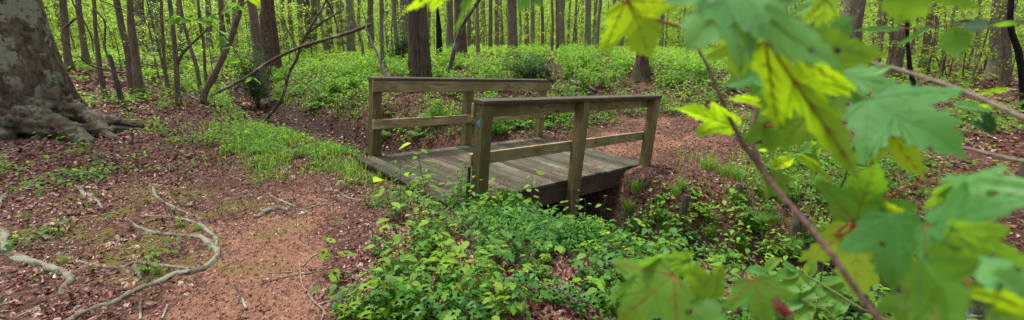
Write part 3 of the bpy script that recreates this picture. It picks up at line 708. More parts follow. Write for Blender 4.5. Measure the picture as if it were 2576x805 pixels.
T('dead_stub', [(299, 223), (290, 192), (276, 137)], [11, 8], 11.2, 'dead', 'short dead reddish stub leaning left with a broken top', 'dead trunk', seed=11, top=None, limbs=0)
for i, (u0, v0, u1, wd, Y, m_) in enumerate([(386, 118, 382, 17, 24, 'grey'), (404, 112, 396, 14, 27, 'grey'), (362, 110, 352, 12, 26, 'brown'), (170, 140, 158, 14, 18, 'brown'), (213, 128, 196, 12, 20, 'brown'),
      (560, 112, 554, 11, 24, 'brown'), (590, 105, 592, 13, 28, 'grey'), (455, 110, 449, 10, 27, 'grey'), (527, 108, 522, 12, 28, 'grey')]):
    T('forest_tree', [(u0, v0), (u1, 0)], [wd*1.15, wd], Y, m_, 'mid-distance trunk with leafy low twigs in the left wood behind the thin trees', group='mid-distance trunks in the left wood', seed=20+i, limbs=5, foliage=(2.6, 420, .13, 2.2), sides=10)
# --- centre left
T('pine_tree', [(671, 117), (669, 60), (668, 0)], [27, 23], 21, 'pine', 'thick reddish scaly pine trunk, leftmost of the big trunks behind the creek grass', seed=31, flare=1.3, sides=16)
T('pine_tree', [(694, 110), (688, 60), (682, 0)], [16, 12], 21.8, 'pine', 'darker scaly pine trunk touching the right side of the thick pine', seed=32)
T('evergreen_tree', [(652, 148), (642, 70), (632, 0)], [22, 19], 17.5, 'brown', 'brown trunk half hidden by a dark evergreen bush', seed=33)
for i, (u0, v0, u1, wd, Y) in enumerate([(758, 92, 752, 12, 26), (790, 102, 789, 14, 28), (828, 100, 830, 16, 30), (882, 102, 878, 18, 25), (911, 112, 874, 6, 22), (933, 92, 932, 13, 28), (961, 127, 959, 10, 18),
        (998, 104, 990, 9, 20), (1018, 92, 1016, 20, 30), (815, 96, 800, 7, 24), (735, 92, 728, 9, 33), (715, 90, 709, 11, 34), (858, 95, 855, 7, 34), (905, 90, 903, 8, 36), (850, 92, 848, 6, 30), (975, 88, 972, 7, 38)]):
    T('forest_tree', [(u0, v0), ((u0+u1)/2+random.uniform(-2, 2), v0*.5), (u1, 0)], [wd*1.1, wd], Y, random.choice(['grey', 'grey', 'brown']), 'straight grey-brown trunk among the tall trees behind the creek grass', group='tall trunks left of the big centre tree', seed=40+i, sides=9, limbs=2)
# --- centre and right
T('oak_tree', [(1059, 226), (1057, 190), (1052, 70), (1049, 0)], [66, 55, 46, 43], None, 'oak', 'large dark ridged trunk rising right behind the far handrail of the bridge', seed=61, flare=1.15, sides=28, top=14)
T('forest_tree', [(1158, 132), (1157, 60), (1156, 0)], [34, 27, 26], 17.5, 'oak', 'big brown trunk behind the curved slim tree', seed=62, sides=16)
T('curved_tree', [(1127, 198), (1137, 150), (1150, 100), (1168, 55), (1190, 22), (1208, -4)], [10, 11, 8], None, 'dead', 'slim dark tree curving up to the right, in front of the big brown trunk', seed=63, limbs=3, foliage=(4.5, 200, .12, 1.5))
T('burnt_snag', [(1105, 108), (1103, 60), (1100, 17)], [15, 12, 5], 20, 'char', 'charred black snag with a splintered top', 'dead trunk', top=None, limbs=0, seed=64)
T('forest_tree', [(1132, 97), (1131, 0)], [18, 16], 24, 'brown', 'medium brown trunk right of the charred snag', seed=65)
T('forest_tree', [(1289, 97), (1288, 50), (1287, 0)], [25, 23], 22, 'brown', 'stout brown trunk standing alone at the top of the leafy bank', seed=66, sides=14)
T('forest_tree', [(1202, 110), (1201, 60), (1200, 0)], [10, 8], 20, 'grey', 'narrow grey trunk between the curved tree and the stout bank trunk', seed=67)
T('oak_tree', [(1612, 208), (1614, 165), (1620, 100), (1632, 0)], [50, 32, 27, 24], 12.6, 'oak', 'dark flared trunk on the bank behind the maple leaves', seed=68, sides=18, flare=1.3)
for i, (u0, v0, u1, wd, Y) in enumerate([(1233, 94, 1234, 9, 24), (1250, 84, 1250, 10, 30), (1389, 97, 1388, 6, 20), (1403, 102, 1401, 8, 20), (1412, 92, 1412, 17, 28), (1474, 90, 1476, 7, 24), (1481, 88, 1482, 11, 26),
        (1497, 90, 1500, 6, 30), (1503, 92, 1511, 8, 22), (1448, 76, 1450, 6, 30), (1340, 84, 1339, 9, 28), (1365, 84, 1362, 7, 30), (1323, 84, 1322, 8, 32), (1180, 90, 1178, 9, 30), (1078, 92, 1080, 8, 30),
        (1430, 88, 1434, 6, 32), (1540, 90, 1545, 8, 28), (1562, 96, 1566, 12, 30), (1664, 100, 1668, 9, 26), (1216, 84, 1216, 6, 34), (1310, 84, 1305, 6, 36)]):
    T('forest_tree', [(u0, v0), ((u0+u1)/2+random.uniform(-2, 2), v0*.5), (u1, 0)], [wd*1.1, wd], Y, random.choice(['grey', 'brown', 'grey']), 'straight slim trunk in the wood above the leafy bank behind the bridge', group='slim trunks above the bank behind the bridge', seed=80+i, sides=8, limbs=2)
T('forest_tree', [(2124, 120), (2132, 60), (2142, 0)], [36, 34], 17, 'grey', 'thick grey trunk behind the densest maple leaves at the top', seed=111, sides=16)
T('forest_tree', [(2158, 110), (2160, 60), (2170, 0)], [16, 15], 17.5, 'brown', 'narrower dark trunk close beside the thick grey trunk on the right', seed=112)
T('forest_tree', [(2255, 139), (2264, 90), (2278, 30), (2284, 0)], [30, 26, 22], 18, 'brown', 'broad trunk leaning right at the back of the right clearing', seed=113, sides=14)
T('sapling', [(2297, 228), (2288, 160), (2283, 100), (2281, 30)], [11, 8, 7], 10.5, 'char', 'thin black sapling in front of the broad leaning trunk', seed=114, limbs=3, foliage=(2.3, 160, .1, 1.0), top=4.5)
T('forest_tree', [(2240, 141), (2243, 90), (2246, 0)], [10, 8], 18, 'brown', 'slim dark trunk left of the thin black sapling', seed=115)
T('forest_tree', [(2506, 152), (2508, 80), (2514, 0)], [28, 26], 18, 'grey', 'wide grey trunk near the right edge of the clearing', seed=116, sides=14)
T('forest_tree', [(2532, 178), (2532, 120), (2530, 40)], [19, 16], 16, 'brown', 'medium brown trunk just right of the wide grey trunk', seed=117)
T('curved_tree', [(2574, 260), (2572, 200), (2562, 130), (2543, 70), (2544, 0)], [15, 13, 11], 10.5, 'char', 'dark crooked tree bowing left at the right edge', seed=118)
for i, (u0, v0, u1, wd, Y) in enumerate([(2208, 140, 2216, 7, 21), (2330, 122, 2345, 14, 22), (2350, 118, 2362, 10, 24), (2420, 118, 2424, 8, 26), (2460, 118, 2464, 10, 27), (2400, 112, 2404, 7, 30), (2212, 142, 2230, 8, 20), (1900, 110, 1905, 14, 24), (1980, 115, 1976, 10, 24), (2030, 112, 2040, 16, 28)]):
    T('forest_tree', [(u0, v0), ((u0+u1)/2, v0*.5), (u1, 0)], [wd*1.1, wd], Y, random.choice(['grey', 'brown']), 'leaning slim trunk in the wood behind the right clearing', group='slim trunks behind the right clearing', seed=140+i, sides=8, limbs=4, foliage=(3.0, 260, .12, 2.0))
for i, (pp, wd) in enumerate([([(2337, 190), (2336, 160), (2345, 130), (2343, 108)], 5), ([(2366, 180), (2358, 150), (2345, 118), (2348, 98)], 4), ([(2368, 205), (2374, 170), (2380, 140)], 3), ([(2385, 208), (2392, 170), (2399, 140)], 3), ([(2421, 210), (2424, 170), (2430, 130)], 4),
        ([(2474, 190), (2480, 150), (2494, 115)], 4), ([(2452, 205), (2464, 180), (2470, 165)], 3), ([(2540, 205), (2550, 160), (2558, 130)], 3), ([(2384, 205), (2378, 180), (2372, 150)], 3)]):
    T('bare_sapling', pp, [wd, wd*.6], None, 'twig', 'thin bare sapling stem in the right clearing', 'sapling', top=None, limbs=0, group='thin bare stems in the right clearing', seed=170+i, sides=5, flare=1)

# --- the far wood: more trunks, understory trees and one mass of leaves
def far_trunks():
    protos = []
    for k in range(6):
        t = empty('forest_tree', (0, 0, -50), 0); rg = np.random.default_rng(200+k); a = Acc(); r = (.10, .14, .18, .22, .13, .26)[k]
        P = np.array([(0, 0, -.3), (0, 0, .4), (rg.normal(0, .15), rg.normal(0, .15), 4), (rg.normal(0, .35), rg.normal(0, .35), 8), (rg.normal(0, .6), rg.normal(0, .6), 13)]); tube(a, P, [r*1.4, r*1.05, r, r*.8, r*.3], 8, 14, rough=.04, seed=k)
        a.build('trunk', M[('grey', 'brown', 'grey', 'pine', 'brown', 'grey')[k]], t); Lm = Acc(); C = Acc()
        for q in range(4):
            s = spline(P, 30)[int((.25+.17*q)*29)]; yw = rg.uniform(0, 6.28); L_ = rg.uniform(1.2, 2.2); e = s+np.array([math.cos(yw)*L_, math.sin(yw)*L_, L_*.4]); Lm = Acc(); tube(Lm, [s, (s+e)/2, e], [r*.25, r*.18, .01], 5, 5); Lm.build('limb', M['brown'], t)
            n1 = 70; cc = s+(e-s)*rg.uniform(.3, 1.2, (n1, 1))+rg.normal(0, .45, (n1, 3))*[1, 1, .5]; inst(C, SIMPLE, cc, frames(n1, None, -.2, .4, .5, rg), rg.uniform(.14, .26, n1), rg.uniform(.2, .9, n1))
        C.build('crown', M['canopy'], t); protos.append(t)
    rg = np.random.default_rng(77); n = 0; used = set()
    while n < 48:
        a = rg.uniform(-60, 60); r = rg.uniform(27, 62); x, y = r*math.sin(rad(a)), r*math.cos(rad(a))
        if y < 22: continue
        k = int(rg.integers(0, 6)); p = protos[k]; c = p if k not in used else copy_tree(p); used.add(k)
        c.location = (x, y, g1(x, y)); c.rotation_euler = (rg.normal(0, .03), rg.normal(0, .03), rg.uniform(0, 6.28)); s = rg.uniform(.8, 1.25); c.scale = (s, s, s)
        tag(c, 'one of the many thin far trunks deep in the bright green wood', 'tree', 'far trunks deep in the wood'); n += 1
far_trunks()
def understory():
    protos = []
    for k in range(5):
        rg = np.random.default_rng(300+k); t = empty('understory_tree', (0, 0, -50), 0); h = 3.4+k*.5; a = Acc()
        P = np.array([(0, 0, -.2), (rg.normal(0, .1), rg.normal(0, .1), h*.4), (rg.normal(0, .3), rg.normal(0, .3), h)]); tube(a, P, [.045, .035, .01], 6, 10); C = Acc()
        for q in range(11):
            s = spline(P, 30)[int((.2+.07*q)*29)]; yw = rg.uniform(0, 6.28); L_ = rg.uniform(.7, 1.6); e = s+np.array([math.cos(yw)*L_, math.sin(yw)*L_, L_*.25]); tube(a, [s, (s+e)/2+[0, 0, .06], e], [.016, .01, .004], 4, 5)
            n1 = 60; cc = s+(e-s)*rg.uniform(.2, 1.15, (n1, 1))+rg.normal(0, .2, (n1, 3))*[1, 1, .3]; inst(C, SIMPLE, cc, frames(n1, None, -.2, .3, .35, rg), rg.uniform(.07, .13, n1), np.clip(rg.normal(.55, .2, n1), 0, 1))
        a.build('trunk', M['brown'], t); C.build('crown', M['canopy'], t); protos.append(t)
    rg = np.random.default_rng(78); used = set()
    spots = [(rg.uniform(-58, 58), rg.uniform(25, 42)) for _ in range(105)] + [(rg.uniform(-50, -32), rg.uniform(17, 24)) for _ in range(8)] + [(rg.uniform(-30, -8), rg.uniform(23, 28)) for _ in range(8)] + [(rg.uniform(30, 50), rg.uniform(19, 25)) for _ in range(7)]
    for a, r in spots:
        x, y = r*math.sin(rad(a)), r*math.cos(rad(a))
        k = int(rg.integers(0, 5)); p = protos[k]; c = p if k not in used else copy_tree(p); used.add(k)
        c.location = (x, y, g1(x, y)); c.rotation_euler = (0, 0, rg.uniform(0, 6.28)); s = rg.uniform(.6, 1.2)*(1 if r > 22 else .75); c.scale = (s, s, s)
        tag(c, 'small spreading understory tree with light green layered leaves in the wood', 'small tree', 'small leafy trees under the tall trunks')
understory()
def far_wood():
    rg = np.random.default_rng(9); N = 620000; r = rg.uniform(40, 95, N); a = np.radians(rg.uniform(-72, 72, N)); X, Y = r*np.sin(a), r*np.cos(a)
    z = rg.uniform(0, 1, N)**.9*(2+.20*(r-30)*1.0+3); z = np.minimum(z, 17)
    k = vnoise(X*.35+z*.3, Y*.35+z*.45, 61)*.6+vnoise(X*1.0, Y*1.0+z, 62)*.4 > .33-.1*(z < 3); X, Y, z, r = X[k], Y[k], z[k], r[k]; n_ = len(X); P = np.c_[X, Y, G(X, Y)+z]
    A = Acc(); inst(A, DIAMOND, P, frames(n_, None, -.2, .5, .6, rg), rg.uniform(.16, .36, n_)*(r/55), np.clip(.5+.6*(vnoise(X*.2+z*.2, Y*.2, 63)-.5)+rg.normal(0, .2, n_), 0, 1)); tag(A.build('far_woodland_foliage', M['canopy'], smooth=False), kind='stuff')
    A = Acc(); n_ = 200; r = rg.uniform(45, 95, n_); a = np.radians(rg.uniform(-70, 70, n_)); X, Y = r*np.sin(a), r*np.cos(a); Z = G(X, Y)
    for i in range(n_): tube(A, [(X[i], Y[i], Z[i]-.2), (X[i]+rg.normal(0, .3), Y[i], Z[i]+14)], [rg.uniform(.08, .22)*1.1, .08], 5, 2, cap=False)
    tag(A.build('far_woodland_trunks', M['grey']), kind='stuff')
far_wood()

# ------------------------------------------------------------------ surface roots and fallen sticks
def ground_strip(pix, wpx, mat, name, label, cat, sides=8, sink=.15, rough=.08, seed=0, group=None, lift=None, n=None):
    P = np.array([hit(u, v) for u, v in pix]); depth = (P-CP)@FW
    R = np.interp(np.linspace(0, 1, len(P)), np.linspace(0, 1, len(wpx)), wpx)*depth/F/2
    Q = spline(np.c_[P[:, :2], R], max(len(P)*5, 12)); z = G(Q[:, 0], Q[:, 1])
    lf = np.zeros(len(Q)) if lift is None else np.interp(np.linspace(0, 1, len(Q)), np.linspace(0, 1, len(lift)), lift)
    sl_ = np.arange(len(Q))*.21+seed*3.7; Q[:, 0] += (vnoise(sl_, sl_*0+.5, 11)-.5)*Q[:, 2]*1.5; Q[:, 1] += (vnoise(sl_, sl_*0+.5, 12)-.5)*Q[:, 2]*1.5; Q[:, 2] *= .78+.5*vnoise(sl_*1.3, sl_*0+.5, 13)
    pts = np.c_[Q[:, :2], z + Q[:, 2]*(1-2*sink) + lf]; org = pts[len(pts)//2].copy(); org[2] = z[len(pts)//2]
    a = Acc(); tube(a, pts-org, Q[:, 2], sides, len(pts), rough=rough, seed=seed, ridge=.3 if wpx[0] > 4 and sides > 9 else 0, rk=5); o = a.build(name, M[mat]); o.location = org
    return tag(o, label, cat, group)
RT = [([(-20, 560), (7, 592), (15, 627), (55, 657), (125, 677), (165, 695), (172, 710), (158, 728), (152, 745)], [16, 19, 19, 20, 10], 'thick grey surface root hooking down at its end by the left edge'),
      ([(322, 551), (350, 575), (400, 590), (450, 594), (505, 597), (528, 617), (544, 636), (540, 655), (515, 678), (475, 692)], [5, 9, 12, 15, 17, 20], 'upper half of the big looping grey root on the clay bank'),
      ([(480, 688), (440, 693), (400, 712), (350, 735), (300, 755), (240, 775), (185, 805), (120, 850)], [15, 17, 15, 15, 18], 'split grey root running down to the bottom edge along the clay step'),
      ([(350, 547), (400, 545), (450, 552), (500, 567), (530, 587), (545, 607), (540, 625)], [5, 8, 9, 12, 8], 'thin upper root arcing over the big looping root'),
      ([(190, 658), (240, 672), (300, 676), (345, 664), (400, 670), (450, 675), (478, 680)], [5, 9, 10, 8, 9], 'level mossy root under the leafy seedling on the bank'),
      ([(368, 460), (385, 470), (388, 490), (415, 510), (450, 527), (510, 552)], [4, 7, 7, 7, 3], 'slender grey root slanting down right above the looping root'),
      ([(220, 487), (240, 502), (258, 526)], [6, 9, 6], 'short grey root stub above the mossy patch'), ([(190, 468), (203, 480), (215, 502)], [6, 10, 5], 'short worn root beside the root stub'),
      ([(647, 549), (674, 533), (704, 527), (728, 531)], [9, 14, 14, 5], 'pale humped root on the trail toward the bridge'), ([(677, 488), (704, 505), (742, 523)], [4, 6, 4], 'thin bent root above the pale humped root'),
      ([(745, 531), (794, 520), (846, 510)], [3, 6, 4], 'narrow dark root right of the pale humped root'), ([(819, 478), (844, 482), (879, 500), (920, 508)], [4, 6, 6, 3], 'mossy root nearest the bridge ramp'),
      ([(550, 508), (590, 500), (640, 496)], [3, 6, 3], 'small pale root in the litter at the middle of the clearing'), ([(-15, 530), (5, 505), (18, 488)], [14, 15, 8], 'stubby root end at the left edge above the hooked root'),
      ([(60, 608), (130, 612), (205, 604)], [4, 6, 3], 'flat dark root on the left bank'), ([(340, 670), (348, 690), (355, 705)], [8, 12, 5], 'short upright knob of root at the foot of the leafy seedling')]
for i, (p, w_, lb) in enumerate(RT): ground_strip(p, w_, 'root', 'tree_root', lb, 'tree root', 12, .46, .16, 400+i, 'surface roots in the clay clearing')
ST = [([(754, 662), (761, 722), (790, 760), (816, 787), (808, 812)], [3, 4, 5], 'pale', 'long pale bent stick lying on the trail beside the green plants'),
      ([(762, 675), (786, 650), (824, 632)], [4, 3], 'pale', 'pale stick above the long bent stick'), ([(654, 717), (720, 700), (784, 690), (866, 672)], [4, 3, 2], 'dead', 'thin dark stick crossing the trail'),
      ([(809, 772), (864, 747), (890, 697)], [5, 4], 'dead', 'curved dead stick under the leading green plants'), ([(40, 805), (125, 757), (215, 722)], [3, 2], 'pale', 'straight pale twig in the lower left litter'),
      ([(590, 717), (605, 745), (622, 785)], [4, 7], 'dead', 'short stout stick standing out on the bare clay'), ([(354, 762), (353, 812)], [6, 7], 'dead', 'short dead stick below the split root'),
      ([(423, 772), (408, 806)], [5, 5], 'pale', 'short pale stick right of the split root'), ([(675, 693), (735, 688)], [2, 3], 'pale', 'small straight pale twig on bare clay'),
      ([(265, 627), (305, 605), (340, 592)], [3, 2], 'pale', 'slim pale twig inside the root loop'), ([(150, 435), (205, 442), (270, 430), (320, 436)], [3, 2], 'dead', 'low twig in the litter below the big roots of the beech'),
      ([(0, 395), (45, 380), (80, 362), (98, 345)], [3, 3], 'pale', 'pale curved twig leaning at the foot of the beech'), ([(60, 478), (120, 462), (190, 452)], [5, 4], 'dead', 'grey dead twig in the middle of the left litter'),
      ([(385, 700), (430, 695), (520, 728)], [2, 2], 'twig', 'wiry twig below the looping root'), ([(20, 380), (60, 372), (88, 352)], [2, 2], 'pale', 'thin white twig near the left edge'),
      ([(205, 240), (270, 245), (340, 243), (430, 240)], [3, 4, 3], 'dead', 'long thin fallen branch across the leaf litter in front of the left trees'), ([(200, 232), (245, 250), (290, 262)], [3, 3], 'dead', 'short fallen branch crossing the long thin one'),
      ([(215, 197), (270, 186), (310, 184), (330, 172)], [3, 4], 'pale', 'pale fallen branch at the foot of the paired trunks'), ([(331, 203), (337, 180)], [5, 3], 'pale', 'short pale stick leaning at the paired trunks'),
      ([(240, 246), (262, 226)], [3, 4], 'pale', 'white stub in the left leaf litter'), ([(355, 183), (390, 186), (415, 193)], [3, 3], 'dead', 'dark fallen stick right of the paired trunks'),
      ([(300, 165), (330, 167), (372, 163)], [6, 5], 'dead', 'dark fallen piece behind the paired trunks'), ([(430, 243), (470, 240), (505, 260)], [5, 4], 'dead', 'dark stick lying at the foot of the slanting tree'),
      ([(1820, 218), (1850, 232), (1880, 250)], [6, 5], 'dead', 'grey branch in the litter right of the bridge'), ([(1655, 250), (1700, 243)], [3, 3], 'dead', 'small twig near the end of the near handrail')]
for i, (p, w_, m_, lb) in enumerate(ST): ground_strip(p, w_, m_, 'fallen_stick', lb, 'stick', 6, .0, .06, 450+i, 'sticks on the ground')
ground_strip([(1440, 211), (1468, 220), (1498, 233)], [9, 11, 8], 'root', 'mossy_log', 'short mossy log lying in the litter behind the far handrail', 'log', 10, .1, .08, 480)
ground_strip([(165, 152), (200, 147), (236, 138), (286, 122)], [15, 12, 9], 'dead', 'fallen_log', 'dark fallen log behind the slim brown young tree', 'log', 10, .0, .08, 481, None, [0, .1, .25, .5])
ground_strip([(168, 138), (200, 140), (222, 150)], [5, 6, 4], 'pale', 'fallen_stick', 'pale bleached branch lying against the dark fallen log', 'stick', 7, 0, .08, 482, None, [.2, .15, .0])
ground_strip([(600, 112), (640, 113), (683, 112), (735, 108)], [6, 6, 5], 'pale', 'fallen_log', 'pale straight fallen pole between the big pines', 'log', 7, 0, .05, 483, None, [.1, .15, .3, .5])
ground_strip([(437, 110), (470, 108)], [5, 5], 'pale', 'fallen_log', 'bright bleached pole far back in the left wood', 'log', 7, 0, .05, 484, None, [.2, .3])
def spar(pts, Y, wpx, mat, name, label, cat, seed, parts=()):
    P = np.array([at_y(u, v, y) for (u, v), y in zip(pts, Y)]); dp = (P-CP)@FW; R = np.interp(np.linspace(0, 1, len(P)), np.linspace(0, 1, len(wpx)), wpx)*dp/F/2
    org = P[0].copy(); t = empty(name, org, 0, label, cat); a = Acc(); tube(a, P-org, R, 8, len(P)*6, rough=.05, seed=seed); a.build('trunk' if 'tree' in name else 'stem', M[mat], t)
    for k, (pp, yy, ww) in enumerate(parts):
        q = np.array([at_y(u, v, y) for (u, v), y in zip(pp, yy)]); a = Acc(); tube(a, q-org, np.array(ww)*((q-CP)@FW).mean()/F/2, 6, len(q)*5, rough=.05, seed=seed+k+1); a.build('limb', M[mat], t)
    return t
hy = hit(664, 306)[1]; b0 = hit(505, 248)
spar([(662, 312), (680, 288), (700, 262), (712, 240), (728, 183), (747, 146), (755, 120), (773, 81), (794, 48), (818, 6), (832, -20)], [hy]*11, [9, 8, 7, 6, 5], 'dead', 'leaning_dead_tree', 'dark leaning dead sapling forking above the creek, its foot in the gully', 'dead tree', 500,
     [([(773, 84), (818, 51), (862, 24)], [hy, hy, hy+.2], [7, 6, 4]), ([(821, -6), (839, 36), (852, 86)], [hy+.3]*3, [5, 5, 3]), ([(692, 30), (719, 69), (748, 121)], [hy+.1]*3, [2, 3, 3]), ([(720, 215), (716, 190), (722, 160)], [hy-.05]*3, [3, 2, 1]), ([(785, 44), (830, 12), (862, 2)], [hy+.2]*3, [2, 2, 1])])
spar([(503, 250), (530, 240), (563, 225), (623, 193), (683, 153), (752, 120), (818, 100), (881, 81), (934, 61)], np.linspace(b0[1], hy-.1, 9), [6, 7, 8, 8, 8, 9], 'dead', 'fallen_branch', 'long bare fallen branch caught slantwise on the leaning dead sapling', 'branch', 510)
yl = 11.5
spar([(978, 206), (966, 177), (953, 144), (935, 105), (921, 69), (926, 40)], [yl]*6, [9, 8, 7, 7, 5, 3], 'lichen', 'lichen_covered_sapling', 'crooked lichen grey dead sapling standing behind the left end of the far handrail', 'dead tree', 520)
yb = 11.3
spar([(320, 183), (287, 180), (230, 165), (197, 140)], [13, 12.8, 12.4, 12], [4, 5, 4, 3], 'dead', 'fallen_branch', 'long drooping dead branch resting between the beech and the slim young tree', 'branch', 530)
spar([(446, 160), (461, 132), (485, 108), (515, 80), (522, 70)], [11.4]*5, [7, 6, 5, 3], 'dead', 'fallen_branch', 'grey branch leaning up right against the thin knobbly trunk', 'branch', 531)
spar([(236, 134), (230, 96), (215, 60), (190, 20), (172, -20)], [10]*5, [2, 3, 3, 3], 'twig', 'hanging_branch', 'thin curved bare branch hanging down right of the beech trunk', 'branch', 532)
spar([(374, 45), (329, 33), (296, 18), (251, 0), (200, -25)], [9.5]*5, [2, 3, 3, 4], 'twig', 'hanging_branch', 'thin bare branch reaching in from the top left over the young trees', 'branch', 533)
spar([(161, 70), (180, 55), (192, 45)], [15]*3, [6, 6, 4], 'dead', 'hanging_branch', 'short dead snag of a branch beside the beech trunk near the top', 'branch', 534)
spar([(384, 110), (376, 75), (362, 45), (360, -5)], [12]*4, [2, 2, 2, 3], 'twig', 'hanging_branch', 'very thin hanging twig between the paired trunks and the leafy one', 'branch', 535)
# dangling spray of dead rust-red leaves
o_ = at_y(401, 26, 11.6); a = Acc(); rg = np.random.default_rng(12); n_ = 26; P = np.c_[rg.normal(0, .018, n_), rg.normal(0, .018, n_), -rg.uniform(0, .30, n_)]; inst(a, LANCE, P, frames(n_, None, -1.0, .3, .5, rg), rg.uniform(.05, .09, n_), rg.uniform(0, .6, n_)); tube(a, [(0, 0, .5), (0, 0, -.5)], [.006, .004], 5, mat=1)
M['rust'] = leaf_mat('rust_leaf', [(.30, .03, .02), (.5, .09, .05)], [(.3, .04, .02), (.4, .08, .03)], .2, .6)
tag(a.build('dead_leaf_spray', [M['rust'], M['twig']]), 'bright rust red spray of dead leaves hanging in the left wood', 'dead leaves').location = o_
# short wooden stakes left standing in the gully side
for i, ((u, v), wpx, hpx, lb) in enumerate([((1860, 492), 26, 28, 'low cut wooden stake in the litter beyond the gully'), ((2003, 600), 32, 62, 'taller leaning wooden stake in long grass right of the gully'), ((1712, 585), 20, 95, 'dark wooden stake half hidden by leafy plants in the gully'),
                                        ((2560, 500), 26, 120, 'dark stake at the right edge behind the maple leaves')]):
    p = hit(u, v); dp = (p-CP)@FW; r = wpx*dp/F/2; h = hpx*dp/F; a = Acc(); tube(a, [(0, 0, -.2), (.01, 0, h*.5), (.03*(i+1)*.5, .01, h)], [r*1.05, r, r*.97], 12, 8, rough=.03, seed=i)
    o = a.build('wooden_stake', M['oak'], smooth=False); o.location = p; tag(o, lb, 'stake', 'stakes along the gully')

# ------------------------------------------------------------------ single plants
OAKL = star_leaf([(0, 0), (.05, .05), (.16, .10), (.10, .18), (.26, .30), (.15, .38), (.34, .55), (.20, .58), (.26, .76), (.14, .78), (.14, .92), (0, 1)], .2, .08)
def plant_proto(name, kind, k):
    rg = np.random.default_rng(600+k); t = empty(name, (0, 0, -40)); st = Acc(); lf = Acc()
    def leaf(p, yaw, pit, s, tpl): inst(lf, tpl, np.array([p]), frames(1, np.array([yaw]), pit, .12, .25, rg), np.array([s]), np.array([np.clip(rg.normal(.5, .22), 0, 1)]))
    if kind in ('maple', 'broad', 'oak'):
        ns = {'maple': 3, 'broad': 3, 'oak': 1}[kind]; tpl = {'maple': MAPLE, 'broad': BROAD, 'oak': OAKL}[kind]; ls = {'maple': .08, 'broad': .07, 'oak': .11}[kind]
        for q in range(ns):
            h = rg.uniform(.14, .34)*(1.35 if kind == 'broad' else 1); yw = rg.uniform(0, 6.28); l_ = rg.uniform(.02, .13); foot = np.array([rg.normal(0, .035), rg.normal(0, .035), -.02]); top = foot+np.array([math.cos(yw)*l_, math.sin(yw)*l_, h])
            pp = spline([foot, (foot+top)/2+[0, 0, h*.08], top], 8); tube(st, pp, [.0025, .0018, .0012], 5, 8); nl = rg.integers(5, 9)
            for j in range(nl):
                f_ = .35+.65*j/(nl-1); c = pp[int(f_*7)]; y2 = j*2.4+rg.normal(0, .3); pl = rg.uniform(.02, .06); e = c+np.array([math.sin(y2)*pl, math.cos(y2)*pl, rg.uniform(.0, .03)]); tube(st, [c, e], [.0012, .0009], 4, cap=False); leaf(e, y2, -.15, ls*rg.uniform(.65, 1.25), tpl)
    elif kind == 'palmate':
        for q in range(5):
            h = rg.uniform(.08, .22); foot = np.array([rg.normal(0, .008), rg.normal(0, .008), -.02]); top = foot+[rg.normal(0, .07), rg.normal(0, .07), h]; tube(st, [foot, top], [.0018, .0012], 4, 4); y0 = rg.uniform(0, 6.28)
            for j in range(5): leaf(top, y0+(j-2)*.75, -.1, rg.uniform(.05, .085)*(1-.12*abs(j-2)), BROAD)
    elif kind == 'tall':
        h = rg.uniform(.45, .62); top = np.array([rg.normal(0, .08), rg.normal(0, .08), h]); pp = spline([(0, 0, -.02), top*.5+[.02, 0, 0], top], 14); tube(st, pp, [.004, .0025, .0015], 5, 14)
        for j in range(14):
            c = pp[min(13, 3+int(j*.8))]; y2 = j*2.4; e = c+np.array([math.sin(y2)*.03, math.cos(y2)*.03, .012]); tube(st, [c, e], [.0014, .001], 4, cap=False); leaf(e, y2, -.1, .085*rg.uniform(.6, 1.2), BROAD if k % 2 else MAPLE)
    elif kind == 'shrub':
        for q in range(9):
            h = rg.uniform(.3, .75); yw = rg.uniform(0, 6.28); l_ = rg.uniform(.05, .45); top = np.array([math.cos(yw)*l_, math.sin(yw)*l_, h]); pp = spline([(top[0]*.15, top[1]*.15, -.03), top*.55+[0, 0, .06], top], 10); tube(st, pp, [.005, .003, .0015], 4, 8)
            n1 = 42; cc = pp[rg.integers(3, 10, n1)]+rg.normal(0, .075, (n1, 3))*[1, 1, .6]; inst(lf, SIMPLE, cc, frames(n1, None, -.1, .35, .35, rg), rg.uniform(.05, .085, n1), np.clip(rg.normal(.5, .2, n1), 0, 1))
    elif kind == 'fern':
        for q in range(6):
            yw = q*1.05+rg.normal(0, .2); L_ = rg.uniform(.25, .4); d = np.array([math.sin(yw), math.cos(yw), 0]); pp = spline([(0, 0, 0), d*L_*.5+[0, 0, L_*.45], d*L_+[0, 0, L_*.25]], 16); tube(st, pp, [.0015, .001], 4, 10, cap=False)
            for j in range(2, 16):
                for s_ in (-1, 1): leaf(pp[j], yw+s_*1.25, -.1, L_*.30*math.sin(math.pi*(j+1)/18)+.01, LANCE)
    elif kind == 'grass':
        n1 = 110; P = np.c_[rg.normal(0, .035, n1), rg.normal(0, .035, n1), np.full(n1, -.01)]; blades(lf, P, rg.uniform(.07, .2, n1), np.full(n1, .004), rg.uniform(1.2, 4.2, n1), rg.uniform(.0, .6, n1), rg)
    mt = {'fern': 'fern', 'grass': 'grass', 'shrub': 'bright'}.get(kind, ('bright', 'lime', 'covercool', 'bright')[k % 4])
    if st.n: st.build('stem', M['stem'], t)
    lf.build('blades' if kind == 'grass' else 'fronds' if kind == 'fern' else 'leaves', M[mt], t)
    return t
PR = {}
for nm, kd, ks in (('maple_seedling', 'maple', 4), ('broadleaf_seedling', 'broad', 4), ('oak_seedling', 'oak', 2), ('creeper_plant', 'palmate', 3), ('tall_seedling', 'tall', 2), ('shrub', 'shrub', 5), ('fern', 'fern', 2), ('grass_tuft', 'grass', 3)):
    PR[nm] = [plant_proto(nm, kd, k) for k in range(ks)]
